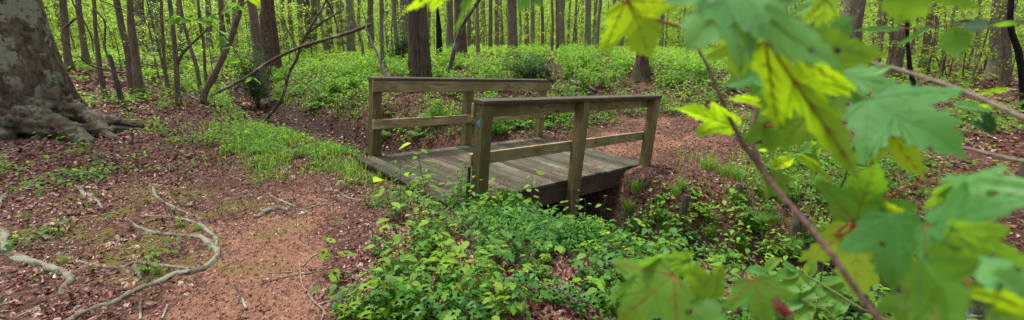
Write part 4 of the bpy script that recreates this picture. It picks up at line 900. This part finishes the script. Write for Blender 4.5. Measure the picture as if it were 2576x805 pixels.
USED = set(); NEAR = [(860, 640, 'by the long bent stick'), (980, 430, 'at the near corner of the bridge ramp'), (1090, 520, 'below the bridge ramp'), (1200, 500, 'at the foot of the first near post'), (1440, 560, 'under the middle near post'), (1620, 470, 'at the foot of the last near post'),
        (1860, 480, 'around the low cut stake'), (2000, 590, 'around the taller leaning stake'), (1760, 570, 'around the hidden dark stake'), (1060, 720, 'on the red litter patch at the bottom'), (1350, 740, 'at the bottom middle'), (1650, 760, 'under the lowest maple leaves'), (930, 770, 'at the bottom beside the trail'),
        (1000, 600, 'between the trail and the bridge'), (1230, 640, 'in the green patch in front of the bridge'), (1500, 660, 'in front of the gully mouth'), (1900, 690, 'low behind the maple stem'), (360, 640, 'inside the root loop'), (150, 640, 'on the left root bank'), (220, 400, 'below the roots of the beech'),
        (620, 380, 'in the grass along the creek'), (450, 320, 'on the litter left of the creek'), (500, 210, 'under the slanting tree'), (720, 200, 'around the leaning dead sapling'), (900, 170, 'on the slope left of the handrail'), (1060, 150, 'around the big ridged trunk'), (1300, 150, 'on the bank behind the bridge'), (1320, 230, 'just above the far handrail'),
        (1500, 140, 'at the top of the bank'), (1620, 200, 'around the flared trunk'), (1750, 180, 'on the slope right of the flared trunk'), (1050, 350, 'behind the far middle rail'), (1750, 330, 'beside the far trail'), (2150, 260, 'in the right clearing'), (2400, 420, 'on the litter at the right'), (2300, 190, 'among the thin bare stems')]
ADJ = {'maple_seedling': 'bright maple seedling with pointed lobed leaves', 'broadleaf_seedling': 'leafy seedling with oval leaves', 'oak_seedling': 'oak seedling with deeply lobed leaves', 'creeper_plant': 'low creeper with leaves in fives', 'tall_seedling': 'tall thin seedling above the rest', 'shrub': 'bushy bright green shrub', 'fern': 'arching green fern', 'grass_tuft': 'tuft of long arching grass'}
def put_plant(nm, u, v, s=1., rg=rng, P=None, label=None):
    P = hit(u, v) if P is None else P
    k = int(rg.integers(0, len(PR[nm]))); p = PR[nm][k]; c = p if (nm, k) not in USED else copy_tree(p); USED.add((nm, k))
    c.location = P; c.rotation_euler = (rg.normal(0, .06), rg.normal(0, .06), rg.uniform(0, 6.28)); c.scale = (s, s, s)
    z = min(NEAR, key=lambda q: (q[0]-u)**2+(1.6*(q[1]-v))**2)[2]
    tag(c, label or f'{ADJ[nm]} {z}', {'fern': 'fern', 'grass_tuft': 'grass tuft', 'shrub': 'shrub'}.get(nm, 'small plant'), f'{nm.replace("_", " ")}s {z}')
rg = np.random.default_rng(41)
def scatter(n, box_, kinds, s0, s1, dens=GREEN, floor=.25, clay=.3):
    done = 0; tries = 0
    while done < n and tries < n*12:
        tries += 1; u = rg.uniform(box_[0], box_[2]); v = rg.uniform(box_[1], box_[3]); P = hit(u, v)
        if under_bridge(P[None], .1)[0] or in_water(P[None])[0] or in_bed(P[None])[0] or cavity(P[None])[0]: continue
        if rg.random() > floor+lookup(dens, P[None])[0] or lookup(CLAY, P[None])[0] > clay: continue
        put_plant(kinds[int(rg.integers(0, len(kinds)))], u, v, rg.uniform(s0, s1), rg, P); done += 1
scatter(125, (860, 470, 1700, 830), ['maple_seedling', 'broadleaf_seedling', 'creeper_plant', 'maple_seedling', 'broadleaf_seedling', 'oak_seedling'], .7, 1.15, floor=-.25)
scatter(110, (1500, 440, 2250, 830), ['broadleaf_seedling', 'creeper_plant', 'broadleaf_seedling', 'maple_seedling'], .7, 1.2, floor=-.1)
scatter(26, (1560, 420, 2150, 640), ['grass_tuft'], .8, 1.5, floor=.4)
scatter(95, (880, 122, 1960, 235), ['shrub'], .6, 1.15, floor=-.25)
scatter(34, (430, 130, 900, 260), ['fern', 'shrub', 'fern'], .7, 1.1, floor=-.2)
scatter(22, (170, 125, 480, 190), ['shrub'], .5, .9, floor=.1)
scatter(40, (930, 285, 1420, 400), ['fern', 'broadleaf_seedling', 'creeper_plant', 'shrub'], .6, 1.1, floor=.0)
scatter(24, (560, 235, 1150, 400), ['fern', 'broadleaf_seedling', 'creeper_plant'], .8, 1.2, floor=-.2)
scatter(18, (1960, 130, 2576, 220), ['shrub', 'broadleaf_seedling'], .6, 1.0, floor=.2)
scatter(26, (180, 330, 900, 430), ['creeper_plant', 'broadleaf_seedling', 'maple_seedling'], .5, .9, floor=-.05)
for u, v in ((965, 345), (1010, 365), (1080, 358), (1130, 345), (985, 320), (1050, 335), (1110, 320), (900, 300), (870, 270)): put_plant('fern' if u % 2 else 'broadleaf_seedling', u, v, 1.1, rg)
for nm, u, v, s in (('broadleaf_seedling', 360, 690, .75), ('grass_tuft', 165, 665, .5), ('grass_tuft', 500, 580, .45), ('grass_tuft', 395, 690, .35), ('maple_seedling', 450, 575, .4), ('creeper_plant', 545, 625, .35), ('broadleaf_seedling', 245, 492, .3), ('creeper_plant', 45, 487, .4), ('grass_tuft', 60, 548, .3),
                    ('maple_seedling', 525, 365, 1.1), ('maple_seedling', 585, 385, 1.0), ('oak_seedling', 870, 690, 1.1), ('tall_seedling', 1085, 560, 1.35), ('tall_seedling', 1005, 560, 1.2), ('tall_seedling', 1010, 700, 1.2), ('tall_seedling', 1300, 640, 1.), ('oak_seedling', 1440, 590, 1.2), ('broadleaf_seedling', 1180, 500, 1.2), ('broadleaf_seedling', 1130, 520, 1.1),
                    ('broadleaf_seedling', 1160, 530, 1.2), ('maple_seedling', 1050, 480, 1.), ('broadleaf_seedling', 1215, 780, 1.0), ('broadleaf_seedling', 1290, 800, 1.0), ('grass_tuft', 1600, 480, 1.3), ('grass_tuft', 1585, 530, 1.3), ('grass_tuft', 1780, 425, 1.5), ('grass_tuft', 1820, 440, 1.4), ('grass_tuft', 2060, 600, 1.6), ('grass_tuft', 1990, 640, 1.5), ('grass_tuft', 2090, 640, 1.5), ('tall_seedling', 1150, 505, 1.), ('broadleaf_seedling', 1195, 520, 1.3), ('broadleaf_seedling', 1290, 535, 1.4), ('tall_seedling', 1330, 560, .9), ('broadleaf_seedling', 1345, 545, 1.3), ('maple_seedling', 1250, 530, 1.2)):
    put_plant(nm, u, v, s, rg)
# dark evergreen bushes
for i, (u, v, Y, w_, h_, lb) in enumerate([(642, 196, 15.5, .75, 2.1, 'tall dark evergreen bush at the foot of the thick brown trunk left of the pines'), (1325, 232, 12.6, .75, .62, 'low dark evergreen bush above the far handrail'), (1010, 120, 20, .7, 1.2, 'dark holly like bush left of the big ridged trunk'), (440, 130, 20, .9, 1.6, 'dark leafy bush in the left wood')]):
    x, y, _z = at_y(u, v, Y); t = empty('evergreen_bush', (x, y, g1(x, y)), 0, lb, 'bush'); rg2 = np.random.default_rng(900+i); a = Acc(); l_ = Acc()
    for q in range(10):
        e = np.array([rg2.normal(0, w_*.5), rg2.normal(0, w_*.5), rg2.uniform(.4, 1)*h_]); tube(l_, [(e[0]*.1, e[1]*.1, -.05), e*.5+[0, 0, .1], e], [.015, .01, .004], 4, 6)
        n1 = 320; f_ = rg2.uniform(.25, 1.05, (n1, 1)); cc = e*f_+rg2.normal(0, .17, (n1, 3)); cc[:, 2] = np.abs(cc[:, 2]); inst(a, SIMPLE, cc, frames(n1, None, -.1, .4, .4, rg2), rg2.uniform(.05, .09, n1), rg2.uniform(0, 1, n1))
    l_.build('stem', M['brown'], t); a.build('leaves', M['evergreen'], t)

# ------------------------------------------------------------------ maple branches close to the camera
def rich_outline(H, n=12):
    P = np.array(H, float); P = np.vstack([P, (P[::-1]*[-1, 1])[1:-1]]); P = np.vstack([P, P[:1]]); L = np.r_[0, np.cumsum(np.hypot(*np.diff(P, axis=0).T))]; t = np.linspace(0, L[-1], n*len(H))[:-1]
    return np.c_[np.interp(t, L, P[:, 0]), np.interp(t, L, P[:, 1])]
MH = [(0, 0), (.10, -.03), (.20, -.07), (.27, -.02), (.38, -.02), (.35, .06), (.46, .11), (.40, .16), (.47, .24), (.56, .26), (.57, .34), (.66, .40), (.70, .52), (.60, .49), (.56, .54), (.47, .49), (.40, .52), (.26, .45), (.22, .55), (.30, .62), (.23, .66), (.25, .76), (.16, .77), (.13, .88), (.06, .89), (0, 1.02)]
RH = [(0, 0), (.16, .02), (.26, .10), (.36, .16), (.38, .26), (.47, .33), (.43, .42), (.47, .52), (.38, .58), (.37, .68), (.27, .72), (.22, .84), (.10, .88), (0, 1.02)]
EH = [(0, 0), (.08, .04), (.17, .12), (.20, .2), (.25, .28), (.24, .36), (.28, .44), (.25, .52), (.26, .6), (.20, .68), (.18, .78), (.10, .86), (.05, .94), (0, 1.02)]
def big_leaf_mesh(kind, rg):
    O = rich_outline({'maple': MH, 'round': RH, 'oval': EH}[kind], 7 if kind == 'maple' else 6); O = O*(1+rg.normal(0, .012, O.shape)); n = len(O); c = np.array([0, .30 if kind == 'maple' else .45])
    rings = (.0, .25, .5, .72, .88, 1.0); V = [c]; 
    for r in rings[1:]: V += list(c+(O-c)*r)
    V = np.array(V); x, y = V[:, 0], V[:, 1]; ph = rg.uniform(0, 6.28, 3); dr = rg.uniform(.05, .3)
    ang = np.arctan2(x, y-.02); rad_ = np.hypot(x, y)
    vein = np.abs(np.sin(ang*2.2))*rad_*.06 if kind == 'maple' else np.abs(x)*.25
    z = -dr*y*y + vein + .03*np.sin(x*9+ph[0])*rad_ + .03*np.sin(y*8+ph[1])*rad_ - .25*x*x*rg.uniform(.2, 1.3)
    V = np.c_[x, y, z]; i = np.arange(n); T3 = np.stack([np.zeros(n, int), 1+i, 1+(i+1) % n], -1); Q = []
    for k in range(len(rings)-2): a_ = 1+k*n; Q.append(np.stack([a_+i, a_+n+i, a_+n+(i+1) % n, a_+(i+1) % n], -1))
    def zf(px, py):
        d = np.hypot(V[:, 0]-px, V[:, 1]-py); return V[np.argmin(d), 2]
    ends = {'maple': [(0, .93), (.60, .46), (-.60, .46), (.34, .02), (-.34, .02), ], 'round': [(0, .93), (.36, .36), (-.36, .36), (.32, .6), (-.32, .6)], 'oval': [(0, .95), (.2, .42), (-.2, .42), (.2, .62), (-.2, .62), (.12, .28), (-.12, .28)]}[kind]
    st = [(0, 0)]*5 if kind == 'maple' else [(0, 0), (0, .15), (0, .15), (0, .35), (0, .35), (0, .08), (0, .08)]
    return V, T3, np.vstack(Q), [(s_, e_, zf) for s_, e_ in zip(st, ends)]
M['mapleleaf'] = leaf_mat('maple_leaf', [(.05, .20, .045), (.085, .27, .07), (.13, .33, .11)], [(.26, .56, .03), (.34, .64, .02), (.46, .72, .02)], .45, .5, spots=True, under=(.10, .20, .045))
M['vein'] = leaf_mat('leaf_vein', [(.09, .24, .08), (.12, .3, .1)], [(.3, .5, .05), (.35, .5, .05)], .4, .5)
M['redleaf'] = leaf_mat('dark_red_leaf', [(.10, .012, .015), (.16, .02, .02)], [(.2, .02, .02), (.3, .03, .02)], .3, .5)
M['yellowleaf'] = leaf_mat('yellow_maple_leaf', [(.13, .25, .025), (.18, .31, .025), (.22, .36, .025)], [(.36, .64, .012), (.46, .72, .012), (.54, .76, .015)], .62, .42, spots=True)
M['darkleaf'] = leaf_mat('dark_maple_leaf', [(.06, .18, .025), (.09, .23, .03), (.12, .28, .035)], [(.26, .56, .02), (.34, .64, .02), (.44, .70, .03)], .52, .45, spots=True)
def big_leaf(branch, borg, k, base, tip, db, dt, wr=1., side=1, roll=0., kind='maple', mat='mapleleaf', pet=None, red=True):
    rg = np.random.default_rng(1000+k*7+int(base[0]))
    B = at_r(*base, db); Tp = at_r(*tip, dt); Y = Tp-B; L = np.linalg.norm(Y); Y = Y/L; c = CP-(B+Tp)/2; c = c/np.linalg.norm(c)
    Z = c*side+np.array([0, 0, .85]); Z = Z-Y*(Z@Y); Z = Z/np.linalg.norm(Z); X = np.cross(Y, Z); r = rad(roll); X, Z = X*math.cos(r)+Z*math.sin(r), Z*math.cos(r)-X*math.sin(r)
    V, T3, Q, veins = big_leaf_mesh(kind, rg); R_ = np.stack([X, Y, Z], -1); sc = np.array([wr, 1, 1])*L
    W = (V*sc)@R_.T; a = Acc(); a.add(W, T3, rg.uniform(.1, .9)); a.F.append(Q); a.M.append(np.zeros(len(Q), int))
    lf = a.build('leaf', M[mat], branch); lf.location = B-borg
    a = Acc()
    for (s_, e_, zf) in veins:
        f = np.linspace(0, 1, 8); p = np.c_[s_[0]+(e_[0]-s_[0])*f, s_[1]+(e_[1]-s_[1])*f, [0]*8]; p[:, 2] = [zf(q[0], q[1]) for q in p]
        p = (p*sc)@R_.T; tube(a, p, [.0009*L/.1, .0003*L/.1], 5, 8)
        if kind == 'maple' and e_[1] > .4:
            for f in (.3, .5, .68, .84):
                for sg in (-1, 1):
                    o1 = np.array(s_)+(np.array(e_)-s_)*f; d_ = np.array(e_)-s_; d_ = d_/np.linalg.norm(d_); nn = np.array([-d_[1], d_[0]])*sg; o2 = o1+(d_*.75+nn*.8)*(.22 if e_[0] == 0 else .15)*(1.15-f)
                    q = np.array([[*(o1+(o2-o1)*g_), 0] for g_ in (0, .5, 1)]); q[:, 2] = [zf(z_[0], z_[1]) for z_ in q]; tube(a, (q*sc)@R_.T, [.0005*L/.1, .0002*L/.1], 4, 3, cap=False)
    v = a.build('vein', M['redstem' if red and k % 3 == 0 else 'vein'], lf)
    if pet is not None:
        e = at_r(*pet[:2], pet[2]); a = Acc(); m_ = (e-B)/2+np.array([0, 0, -.004]); tube(a, [(0, 0, 0), m_, e-B], [.0012, .0015], 8, 10); a.build('petiole', M['redstem' if red else 'stem'], lf)
    return lf
def branch(name, label, stems_, mat, cat='branch'):
    p0 = at_r(*stems_[0][0][0], stems_[0][2][0]); t = empty(name, p0, 0, label, cat)
    for k, (pix, wpx, ds, m_, tail) in enumerate(stems_):
        P = [at_r(u, v, d) for (u, v), d in zip(pix, np.interp(np.linspace(0, 1, len(pix)), np.linspace(0, 1, len(ds)), ds))]; dd = [np.dot(p-CP, FW) for p in P]
        R = list(np.interp(np.linspace(0, 1, len(P)), np.linspace(0, 1, len(wpx)), wpx)*np.array(dd)/F/2)
        for q in tail: P.append(np.array([q[0], q[1], q[2] if q[2] > -5 else g1(q[0], q[1])-.05])); R.append(R[-1]*1.1)
        a = Acc(); tube(a, np.array(P)-p0, R, 10, len(P)*7, rough=.05, seed=k); a.build('stem' if k == 0 else 'side_stem', M[m_], t)
    return t, p0
A_, Ao = branch('maple_branch', 'long thin maple branch bending from top centre to bottom right with big lobed leaves', [
    ([(1745, 100), (1758, 128), (1782, 170), (1806, 229), (1844, 314), (1876, 373), (1918, 429), (1956, 477), (2025, 557), (2105, 658), (2159, 738), (2212, 805), (2270, 900)], [5, 9, 13, 15, 18], [.62, .60, .58, .46, .42], 'purplestem', [(.42, .22, .6), (.5, .2, -9)]),
    ([(1913, 215), (1903, 282), (1892, 325), (1897, 373), (1922, 432)], [7, 12, 13], [.66, .61], 'purplestem', []),
    ([(2086, 612), (2100, 590), (2137, 562)], [7, 4], [.58, .55], 'redstem', []), ([(1815, 800), (1790, 765), (1730, 670)], [5, 3], [.55, .55], 'redstem', [])], 'purplestem')
LA = [((1575, 2), (1650, 139), .5, .5, 1.18, -1, 0, 'yellowleaf', (1712, 68, .5)), ((1860, -50), (1722, 125), .36, .33, .95, 1, 0, 'mapleleaf', None), ((1800, -40), (2125, 165), .36, .36, .62, 1, 10, 'mapleleaf', None),
      ((1925, 100), (2160, 428), .40, .44, .33, -1, 18, 'yellowleaf', None), ((1866, 92), (1858, 198), .52, .52, 1.15, -1, 0, 'yellowleaf', (1902, 118, .52)), ((2000, 105), (2125, 318), .48, .48, .85, -1, 10, 'mapleleaf', None),
      ((2075, -5), (2072, 112), .60, .60, .8, 1, 40, 'darkleaf', None), ((1848, 318), (1706, 260), .60, .60, .62, -1, 0, 'yellowleaf', (1846, 322, .6)), ((1985, 290), (1838, 238), .56, .58, .55, -1, 25, 'yellowleaf', (1932, 318, .6)), ((1925, 306), (1948, 388), .6, .6, 1.2, 1, 0, 'darkleaf', (1905, 360, .6)),
      ((1962, 205), (1905, 262), .56, .56, 1.1, 1, 0, 'mapleleaf', None), ((1935, 175), (1822, 212), .58, .58, .9, 1, 20, 'mapleleaf', None), ((2055, 262), (1958, 372), .55, .55, 1.0, 1, 10, 'darkleaf', None), ((1975, 250), (1880, 330), .66, .66, 1.1, 1, 0, 'darkleaf', None),
      ((2060, 340), (2020, 255), .62, .62, 1.2, 1, 0, 'darkleaf', None), ((1935, 440), (1993, 508), .58, .58, .95, 1, 20, 'darkleaf', (1925, 432, .58)), ((2015, 392), (2106, 450), .6, .6, .3, -1, 0, 'yellowleaf', None),
      ((2100, 208), (2190, 262), .6, .6, .9, 1, 0, 'mapleleaf', None), ((2080, 150), (2060, 250), .58, .58, .9, -1, 0, 'yellowleaf', None), ((2125, 190), (2268, 216), .56, .56, .62, 1, 0, 'mapleleaf', None), ((2120, 205), (2250, 160), .60, .60, .5, 1, -15, 'mapleleaf', None),
      ((2152, 558), (2200, 408), .50, .50, .98, -1, 0, 'darkleaf', (2137, 562, .52)), ((2240, 540), (2252, 742), .47, .47, .82, 1, 0, 'mapleleaf', None), ((2215, 525), (2342, 615), .50, .50, .75, -1, 0, 'yellowleaf', None), ((2150, 566), (2172, 756), .56, .56, .95, -1, 0, 'yellowleaf', (2100, 590, .56)),
      ((2142, 505), (2120, 474), .6, .6, .8, -1, 0, 'yellowleaf', None), ((1735, 655), (1512, 722), .50, .50, .42, -1, 0, 'mapleleaf', None), ((1695, 692), (1540, 815), .48, .48, .95, 1, 10, 'darkleaf', None), ((1795, 752), (1722, 655), .52, .52, 1.15, -1, 0, 'mapleleaf', None),
      ((1818, 792), (1690, 838), .5, .5, 1.0, 1, 0, 'darkleaf', None), ((1895, 702), (1935, 825), .5, .5, 1.1, 1, 0, 'darkleaf', None), ((2262, 740), (2290, 830), .5, .5, 1.1, 1, 0, 'darkleaf', None), ((1950, 750), (1985, 812), .5, .5, .4, 1, 0, 'redleaf', None), ((1990, 790), (1940, 740), .5, .5, .3, 1, 0, 'redleaf', None)]
for k, (b, t_, d0, d1_, wr, sd_, ro, m_, pt) in enumerate(LA): big_leaf(A_, Ao, k, b, t_, d0, d1_, wr, sd_, ro, 'maple', m_, pt)
B_, Bo = branch('maple_branch', 'bare grey maple branch entering at the right above the largest clear leaf', [
    ([(2120, 140), (2160, 152), (2223, 165), (2340, 200), (2425, 229), (2500, 262), (2576, 299), (2650, 338)], [6, 9, 11, 13, 15], [.72, .66, .6], 'greystem', [(.95, .45, 1.1), (1.1, .3, -9)]),
    ([(2340, 200), (2325, 205), (2305, 220)], [8, 6], [.655, .66], 'greystem', []), ([(2080, 22), (2040, 50), (2020, 70)], [5, 4], [.7, .7], 'redstem', [])], 'greystem')
LB = [((2182, 250), (2444, 372), .55, .52, .92, 1, 0, 'mapleleaf', None), ((2212, 300), (2328, 448), .6, .6, .62, -1, 20, 'yellowleaf', None), ((2310, -60), (2255, 62), .42, .42, 1.7, 1, 0, 'darkleaf', None), ((2105, 128), (2208, 112), .62, .62, .6, -1, 0, 'yellowleaf', None),
      ((2080, -2), (1982, 32), .66, .66, .7, 1, 0, 'mapleleaf', None), ((2108, 50), (2150, 84), .66, .66, 1.0, 1, 0, 'mapleleaf', None), ((2070, 100), (2120, 40), .7, .7, 1.0, 1, 0, 'darkleaf', None), ((2150, 120), (2205, 150), .66, .66, .8, -1, 0, 'yellowleaf', None), ((1990, 60), (2060, 100), .68, .68, 1., 1, 0, 'mapleleaf', None)]
for k, (b, t_, d0, d1_, wr, sd_, ro, m_, pt) in enumerate(LB): big_leaf(B_, Bo, 50+k, b, t_, d0, d1_, wr, sd_, ro, 'maple', m_, pt)
C_, Co = branch('maple_branch', 'blurred crowd of large maple leaves filling the lower right corner', [
    ([(2330, 640), (2400, 680), (2463, 722), (2543, 805), (2640, 900)], [6, 9, 12], [.42, .40], 'redstem', [(.75, .15, .9), (.9, .1, -9)]), ([(2225, 505), (2270, 478), (2330, 458), (2380, 462)], [8, 6], [.52, .5], 'redstem', []), ([(2640, 560), (2560, 520), (2345, 568)], [6, 3], [.46, .46], 'redstem', [])], 'redstem')
LC = [((2372, 462), (2640, 446), .50, .46, .42, 1, 0, 'mapleleaf', None), ((2400, 470), (2305, 520), .5, .5, 1.0, -1, 30, 'mapleleaf', None), ((2380, 480), (2600, 505), .5, .5, .4, -1, 20, 'mapleleaf', None), ((2345, 568), (2590, 488), .46, .44, .66, 1, 0, 'mapleleaf', None), ((2390, 575), (2650, 668), .43, .43, .62, -1, 0, 'mapleleaf', None),
      ((2330, 565), (2455, 672), .46, .46, .85, 1, 0, 'mapleleaf', None), ((2320, 650), (2480, 850), .38, .36, .95, -1, 10, 'darkleaf', None), ((2440, 655), (2620, 738), .40, .40, .75, 1, 20, 'mapleleaf', None), ((2640, 800), (2400, 712), .38, .38, .42, -1, 0, 'yellowleaf', None), ((2580, 700), (2500, 860), .40, .40, .8, -1, 0, 'mapleleaf', None), ((2560, 690), (2680, 800), .42, .42, .9, 1, 0, 'mapleleaf', None), ((2300, 700), (2380, 830), .45, .45, .8, -1, 0, 'mapleleaf', None)]
for k, (b, t_, d0, d1_, wr, sd_, ro, m_, pt) in enumerate(LC): big_leaf(C_, Co, 70+k, b, t_, d0, d1_, wr, sd_, ro, 'maple', m_, pt)
D_, Do = branch('leafy_twig', 'thin level twig near the top right with one round dark toothed leaf hanging under it', [([(2200, 78), (2245, 75), (2330, 68), (2415, 63), (2500, 56), (2576, 53), (2680, 50)], [3, 4, 5, 6], [.9, .8], 'twig', [(1.4, .9, 1.5), (1.5, .9, -9)])], 'twig')
for k, (b, t_, d0, wr, sd_, kd, m_) in enumerate([((2404, 68), (2401, 144), .82, .92, -1, 'round', 'darkleaf'), ((2492, 62), (2416, 66), .8, .9, 1, 'round', 'evergreen'), ((2560, 60), (2494, 62), .8, .55, -1, 'oval', 'darkleaf'), ((2390, 60), (2484, 50), .82, .3, 1, 'oval', 'evergreen'), ((2266, 76), (2142, 73), .88, .35, 1, 'oval', 'mapleleaf'), ((2342, 70), (2252, 110), .86, .35, 1, 'oval', 'mapleleaf'), ((2310, 70), (2290, 48), .86, .6, -1, 'oval', 'yellowleaf')]): big_leaf(D_, Do, 101+3*k, b, t_, d0, d0, wr, sd_, 0, kd, m_, None, False)
E_, Eo = branch('leafy_twig', 'thin lower right branch with narrow leaves crossing the dark litter', [([(2040, 378), (2127, 355), (2228, 344), (2310, 352), (2410, 368), (2500, 390), (2576, 408), (2680, 432)], [2, 4, 7, 10, 13], [1.25, 1.0, .8], 'greystem', [(1.3, .6, 1.0), (1.4, .5, -9)]), ([(2576, 238), (2500, 232), (2440, 236)], [4, 2], [.9, .9], 'stem', [(1.5, .9, 1.25)])], 'greystem')
for k, (b, t_, d0, wr, sd_, m_) in enumerate([((2542, 226), (2446, 233), .95, .5, -1, 'yellowleaf'), ((2394, 262), (2500, 272), .98, .6, 1, 'mapleleaf'), ((2440, 270), (2498, 262), .99, .6, -1, 'yellowleaf'), ((2468, 280), (2512, 328), 1., .75, 1, 'evergreen'), ((2436, 304), (2512, 334), 1., .6, 1, 'evergreen'), ((2600, 250), (2545, 262), .9, .5, 1, 'mapleleaf')]): big_leaf(E_, Eo, 131+3*k, b, t_, d0, d0, wr, sd_, 0, 'oval', m_, None, False)
H_, Ho = branch('leafy_twig', 'sharp toothed holly green twig behind the maple stem at mid right', [([(1905, 372), (1975, 378), (2040, 383), (2090, 372), (2150, 350)], [3, 4, 4], [1.25, 1.25], 'stem', [(1.2, 1.6, .9), (1.3, 1.7, -9)])], 'stem')
for k, (b, t_) in enumerate([((1942, 424), (2001, 390)), ((2056, 392), (2046, 356)), ((2010, 384), (2062, 352)), ((1960, 378), (1905, 368)), ((2020, 386), (2062, 408)), ((1985, 376), (1950, 352)), ((2090, 370), (2060, 350)), ((1925, 376), (1890, 366))]): big_leaf(H_, Ho, 161+3*k, b, t_, 1.25, 1.22, .95, 1 if k % 3 else -1, 10, 'oval', 'darkleaf' if k % 3 else 'yellowleaf', None, False)
J_, Jo = branch('leafy_twig', 'yellow green twig of toothed oval leaves low beside the lower maple stem', [([(1975, 668), (1988, 674), (2052, 706), (2132, 754), (2175, 781), (2260, 830)], [3, 4, 6], [1.35, 1.1], 'stem', [(1.0, .8, -9)]), ([(1880, 640), (1930, 690), (2010, 750), (2100, 800)], [2, 3], [1.4, 1.2], 'stem', [(.9, .8, -9)])], 'stem')
for k, (b, t_) in enumerate([((2032, 694), (2046, 652)), ((2052, 706), (1952, 722)), ((2065, 712), (2122, 700)), ((2090, 728), (2132, 712)), ((2085, 726), (2005, 742)), ((2010, 684), (1952, 690)), ((2002, 680), (1968, 662)), ((2110, 742), (2055, 768)), ((2130, 754), (2090, 790)), ((2025, 750), (1975, 775)), ((1985, 735), (1930, 728)), ((1960, 712), (1900, 715)), ((1935, 690), (1880, 672)), ((2045, 770), (2000, 805)), ((1925, 680), (1955, 648)), ((2075, 790), (2110, 760)), ((1990, 742), (2015, 715))]): big_leaf(J_, Jo, 201+3*k, b, t_, 1.28, 1.25, .98, 1, 8*(k % 3-1), 'oval', 'darkleaf' if k % 3 == 1 else 'bright' if k % 3 else 'mapleleaf', None, False)
K_, Ko = branch('leafy_twig', 'bits of blurred maple leaf dipping in at the very top above the big ridged trunk', [([(1010, -90), (1110, -60), (1200, -70), (1345, -60)], [4, 5], [.5, .5], 'redstem', [(.3, .5, 2.3)])], 'redstem')
for k, (b, t_, wr, m_) in enumerate([((1135, -30), (1008, 12), .42, 'yellowleaf'), ((1190, -40), (1144, 82), .17, 'mapleleaf'), ((1350, -50), (1297, 30), .7, 'mapleleaf')]): big_leaf(K_, Ko, 301+3*k, b, t_, .5, .5, wr, -1 if k == 0 else 1, 0, 'maple', m_, None, False)
N_, No = branch('leafy_twig', 'drooping spray of thin bright leaves hanging in front of the left wood', [([(680, -30), (640, -5), (590, 18), (530, 40), (480, 50), (425, 34)], [4, 3, 2], [3.2, 3.2], 'twig', [(-1.6, 2.6, 3.2)][:0]), ([(500, 48), (540, 70), (580, 110), (610, 160), (640, 200)], [2, 2], [3.2, 3.1], 'twig', [])], 'twig')
rg = np.random.default_rng(91)
pp = spline([(640, -5), (590, 18), (530, 40), (480, 50), (430, 36)], 40); p2 = spline([(500, 48), (540, 70), (580, 110), (610, 160), (634, 196)], 40)
for k in range(34):
    c = (pp if k < 18 else p2)[int(rg.integers(0, 40))]; an = rg.uniform(-.5, 1.4) if k % 2 else rg.uniform(1.7, 3.6); l_ = rg.uniform(22, 36); big_leaf(N_, No, 402+3*k, tuple(c), (c[0]+l_*math.cos(an), c[1]+abs(l_*math.sin(an))*.6), 3.2, 3.15, .7, -1 if k % 3 else 1, rg.uniform(-30, 30), 'oval', 'bright', None, False)
big_leaf(N_, No, 520, (610, -25), (660, 14), 1.2, 1.2, .8, -1, 0, 'oval', 'yellowleaf', None, False)
for o in COL.objects:            # anything still parked below the ground was never placed
    if o.parent is None and o.location.z < -30:
        for c in list(o.children_recursive): bpy.data.objects.remove(c)
        bpy.data.objects.remove(o)
